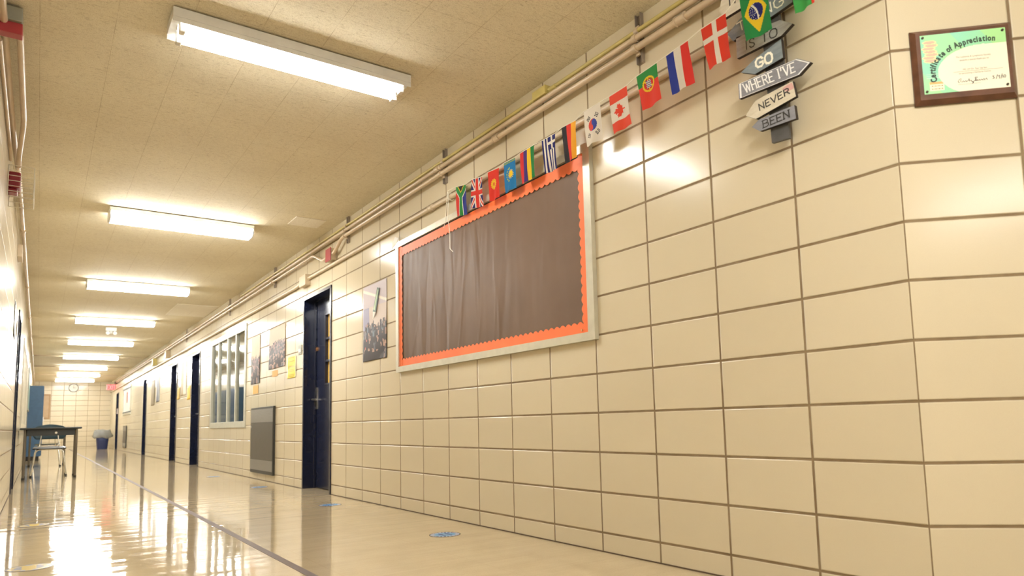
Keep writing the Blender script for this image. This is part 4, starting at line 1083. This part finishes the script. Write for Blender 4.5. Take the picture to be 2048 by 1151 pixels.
def chair(cx_, cy, back_dir, shell, label):
    """student chair; back_dir +1: backrest on the far side (greater y)"""
    t = thing('school_chair', (cx_, cy, 0), label, 'chair', 'school chairs at the desks')
    s = back_dir; w = .215
    # seat shell
    m = MB(); nu, nv = 14, 12; V = []
    for j in range(nv+1):
        for i in range(nu+1):
            a = i/nu*2-1; b = j/nv
            xx = a*(.215-.02*b*b); yy = -.20+.40*b
            zz = .445 - .014*(1-a*a)*(1-(2*b-1)**2) - (.018*(1-b)**6) + .012*b**4
            V.append((cx_+xx, cy+s*yy, zz))
    m.add(V, [(j*(nu+1)+i, j*(nu+1)+i+1, (j+1)*(nu+1)+i+1, (j+1)*(nu+1)+i) for j in range(nv) for i in range(nu)])
    m.build('seat', M_SEAT if shell is M_SHELL else shell, t, smooth=True, solid=.010)
    m = MB(); V = []
    for j in range(nv+1):
        for i in range(nu+1):
            a = i/nu*2-1; b = j/nv
            rx = .225*(1-.22*abs(2*b-1)**3)
            V.append((cx_+a*rx, cy+s*(.245+.035*b-.035*a*a), .575+.235*b-.045*a*a*max(0, b-.3)))
    m.add(V, [(j*(nu+1)+i, j*(nu+1)+i+1, (j+1)*(nu+1)+i+1, (j+1)*(nu+1)+i) for j in range(nv) for i in range(nu)])
    m.build('backrest', shell, t, smooth=True, solid=.012)
    m = MB()
    for e in (-1, 1): m.tube(arc_pts([(cx_+e*.13, cy-s*.10, .425), (cx_+e*.13, cy+s*.19, .425), (cx_+e*.10, cy+s*.262, .74)], .06), .0095, 10)
    m.tube([(cx_-.13, cy-s*.10, .425), (cx_+.13, cy-s*.10, .425)], .009)
    m.build('back_support', M_CHROME, t, smooth=True)
    for e, yy, yb in ((-1, -.17, -.20), (1, -.17, -.20), (-1, .13, .20), (1, .13, .20)):
        m = MB(); m.tube(arc_pts([(cx_, cy+s*yy, .422), (cx_+e*.175, cy+s*yy, .422), (cx_+e*.225, cy+s*yb, .012)], .07, 8), .0115, 12)
        lg = m.build('leg', M_CHROME, t, smooth=True)
        m = MB(); m.tube([(cx_+e*.225, cy+s*yb, 0), (cx_+e*.223, cy+s*yb, .028)], .015, 10); m.build('foot', M_BLACK, lg, smooth=True)
    return t
chair(-2.21, 12.32, 1, M_SHELL, 'blue plastic school chair with chrome legs pushed under the nearer desk')
chair(-2.20, 16.25, -1, M_SHELLG, 'grey plastic school chair with chrome legs in front of the farther desk')

# ------------------------------------------------------------------ lockers
LY0, LN, LW = 20.3, 12, .355
t = thing('locker_bank', (XL+.16, LY0+LN*LW/2, 0), 'bank of blue metal lockers against the left wall', 'lockers')
mb = MB(); mb.box(XL+.001, XL+.30, LY0, LY0+LN*LW, .10, 1.86); mb.build('body', M_LOCK, t, bevel=.003)
mb = MB(); mb.box(XL+.001, XL+.27, LY0+.02, LY0+LN*LW-.02, 0, .10); mb.build('plinth', M_BLACK, t)
for k in range(LN):
    y = LY0+k*LW; m = MB(); m.box(XL+.30, XL+.318, y+.008, y+LW-.008, .115, 1.85)
    for zz in (1.62, 1.66, 1.70, .28, .32, .36): m.box(XL+.318, XL+.322, y+.09, y+LW-.09, zz, zz+.012)
    d = m.build('door', M_LOCK, t)
    m = MB(); m.box(XL+.318, XL+.335, y+LW-.07, y+LW-.045, .98, 1.08); m.build('handle', M_STEEL, d)

# ------------------------------------------------------------------ far end
t = thing('wall_clock', WE(-1.285, 2.27, 0), 'round white clock high on the end wall under the last light', 'clock')
c = WE(-1.285, 2.43, 0)
mb = MB(); mb.tube([c+WE.n*.001, c+WE.n*.045], .168, 32); mb.build('case', M_BLACK, t, smooth=True)
mb = MB(); mb.disc(c+WE.n*.0455, WE.n, .148, .003, 32); mb.build('face', M_PAPER, t)
mb = MB(); mb.box(c.x-.004, c.x+.004, c.y-.052, c.y-.05, c.z-.02, c.z+.11); mb.box(c.x-.02, c.x+.075, c.y-.052, c.y-.05, c.z-.005, c.z+.005); mb.build('hands', M_INK, t)
t = thing('exit_sign', (-.16, 30.0, 2.25), 'glowing red EXIT sign high at the far end of the right wall', 'exit sign')
M_EXR = emis('red_sign_glow', (1.0, .10, .09), .38); M_EXW = emis('exit_letter_glow', (1.0, .26, .24), .5)
M_EXR.node_tree.nodes['Principled BSDF'].inputs['Base Color'].default_value = (.45, .03, .03, 1); M_EXW.node_tree.nodes['Principled BSDF'].inputs['Base Color'].default_value = (.5, .1, .1, 1)
mb = MB(); mb.box(-.31, .0, 30.0, 30.05, 2.24, 2.47); mb.build('housing', M_WHITE, t, bevel=.004)
mb = MB(); mb.box(-.30, -.01, 29.994, 30.0, 2.25, 2.46); mb.build('red_face', M_EXR, t)
XF = Frame((0, 29.993, 0), (1, 0, 0), (0, 0, 1), (0, -1, 0))
letters('EXIT', XF, [(-.285, 2.43), (-.285, 2.28), (-.025, 2.28), (-.025, 2.43)], 0, .002, .018, gap=.35).build('lettering', M_EXW, t)
t = thing('junction_box', (-.03, 29.6, 2.40), 'small dark box beside the exit sign', 'junction box')
mb = MB(); mb.box(-.07, 0, 29.55, 29.68, 2.46, 2.56); mb.build('box', M_BLACK, t)
t = thing('framed_notice', WE(-2.16, 1.2, 0), 'brown framed panel on the end wall behind the lockers', 'frame')
mb = MB(); mb.fbox(WE, -2.36, -2.02, 1.21, 2.18, .001, .03); mb.build('frame', simple('light_brown_wood', (.38, .24, .12), .5), t)
mb = MB(); mb.fbox(WE, -2.31, -2.07, 1.27, 2.12, .03, .032); mb.build('panel', simple('tan_panel', (.46, .33, .20), .5), t)
t = thing('wall_plate', WE(-.82, 2.42, 0), 'small cream fitting on the end wall right of the clock', 'fitting')
mb = MB(); mb.fbox(WE, -.90, -.74, 2.40, 2.43, .001, .02); mb.fbox(WE, -.82, -.78, 2.43, 2.50, .001, .02); mb.build('plate', M_PIPE2, t)
# bin with bag
t = thing('trash_can', (-.35, 30.4, 0), 'blue trash can with a clear bag over its rim, by the exit door', 'trash can')
mb = MB(); V = []; prof = [(.0, .15), (.30, .175), (.60, .20)]
for z, r in prof: V += [(-.35+r*1.12*math.copysign(abs(math.cos(a))**.6, math.cos(a)), 30.4+r*math.copysign(abs(math.sin(a))**.6, math.sin(a)), z) for a in [k*math.pi/16 for k in range(32)]]
mb.add(V, [(i*32+k, i*32+(k+1) % 32, (i+1)*32+(k+1) % 32, (i+1)*32+k) for i in range(2) for k in range(32)] + [list(range(32))])
mb.build('bin', M_BIN, t, smooth=True, solid=.008)
mb = MB(); V = []; rr = random.Random(5); prof = [(.42, .235), (.46, .285), (.53, .29), (.62, .265), (.70, .245), (.735, .23), (.70, .20), (.55, .17)]
for z, r in prof:
    for k in range(40):
        a = k*math.pi/20; jit = 1+.06*math.sin(a*5+z*17)+.04*math.sin(a*11+z*31)+rr.uniform(-.012, .012)
        V.append((-.35+r*1.1*jit*math.cos(a), 30.4+r*jit*math.sin(a), z+.02*math.sin(a*3+1)+.012*math.sin(a*7)))
mb.add(V, [(i*40+k, i*40+(k+1) % 40, (i+1)*40+(k+1) % 40, (i+1)*40+k) for i in range(len(prof)-1) for k in range(40)])
o = mb.build('bag', M_BAG, t, smooth=True); o['label'] = 'clear plastic bag folded over the rim'
# emergency light
t = thing('emergency_light', (-1.29, 14.55, 2.53), 'small white twin-head emergency light on the ceiling beyond the fourth light', 'emergency light')
mb = MB(); mb.box(-1.38, -1.20, 14.5, 14.6, 2.615, ZC); mb.build('battery_box', M_WHITE, t, bevel=.004)
for e in (-1, 1):
    mb = MB(); mb.tube([(-1.29+e*.05, 14.53, 2.617), (-1.29+e*.055, 14.50, 2.585)], .008); mb.tube([(-1.29+e*.055, 14.51, 2.58), (-1.29+e*.06, 14.44, 2.565)], [.022, .034], 16)
    mb.build('lamp_head', M_WHITE, t, smooth=True)
mb = MB(); mb.disc((-1.29, 14.55, 2.615), (0, 0, -1), .028, .05, 16); mb.build('detector', M_WHITE, t, smooth=True)
# crash bar on the exit door
t = thing('push_bar', (.0, 28.75, 1.28), 'pale push bar and plate across the far exit door', 'push bar')
mb = MB(); mb.box(-.03, .03, 28.6, 28.9, 1.30, 1.50); mb.build('plate', simple('pinkish_grey', (.45, .38, .38), .4), t)
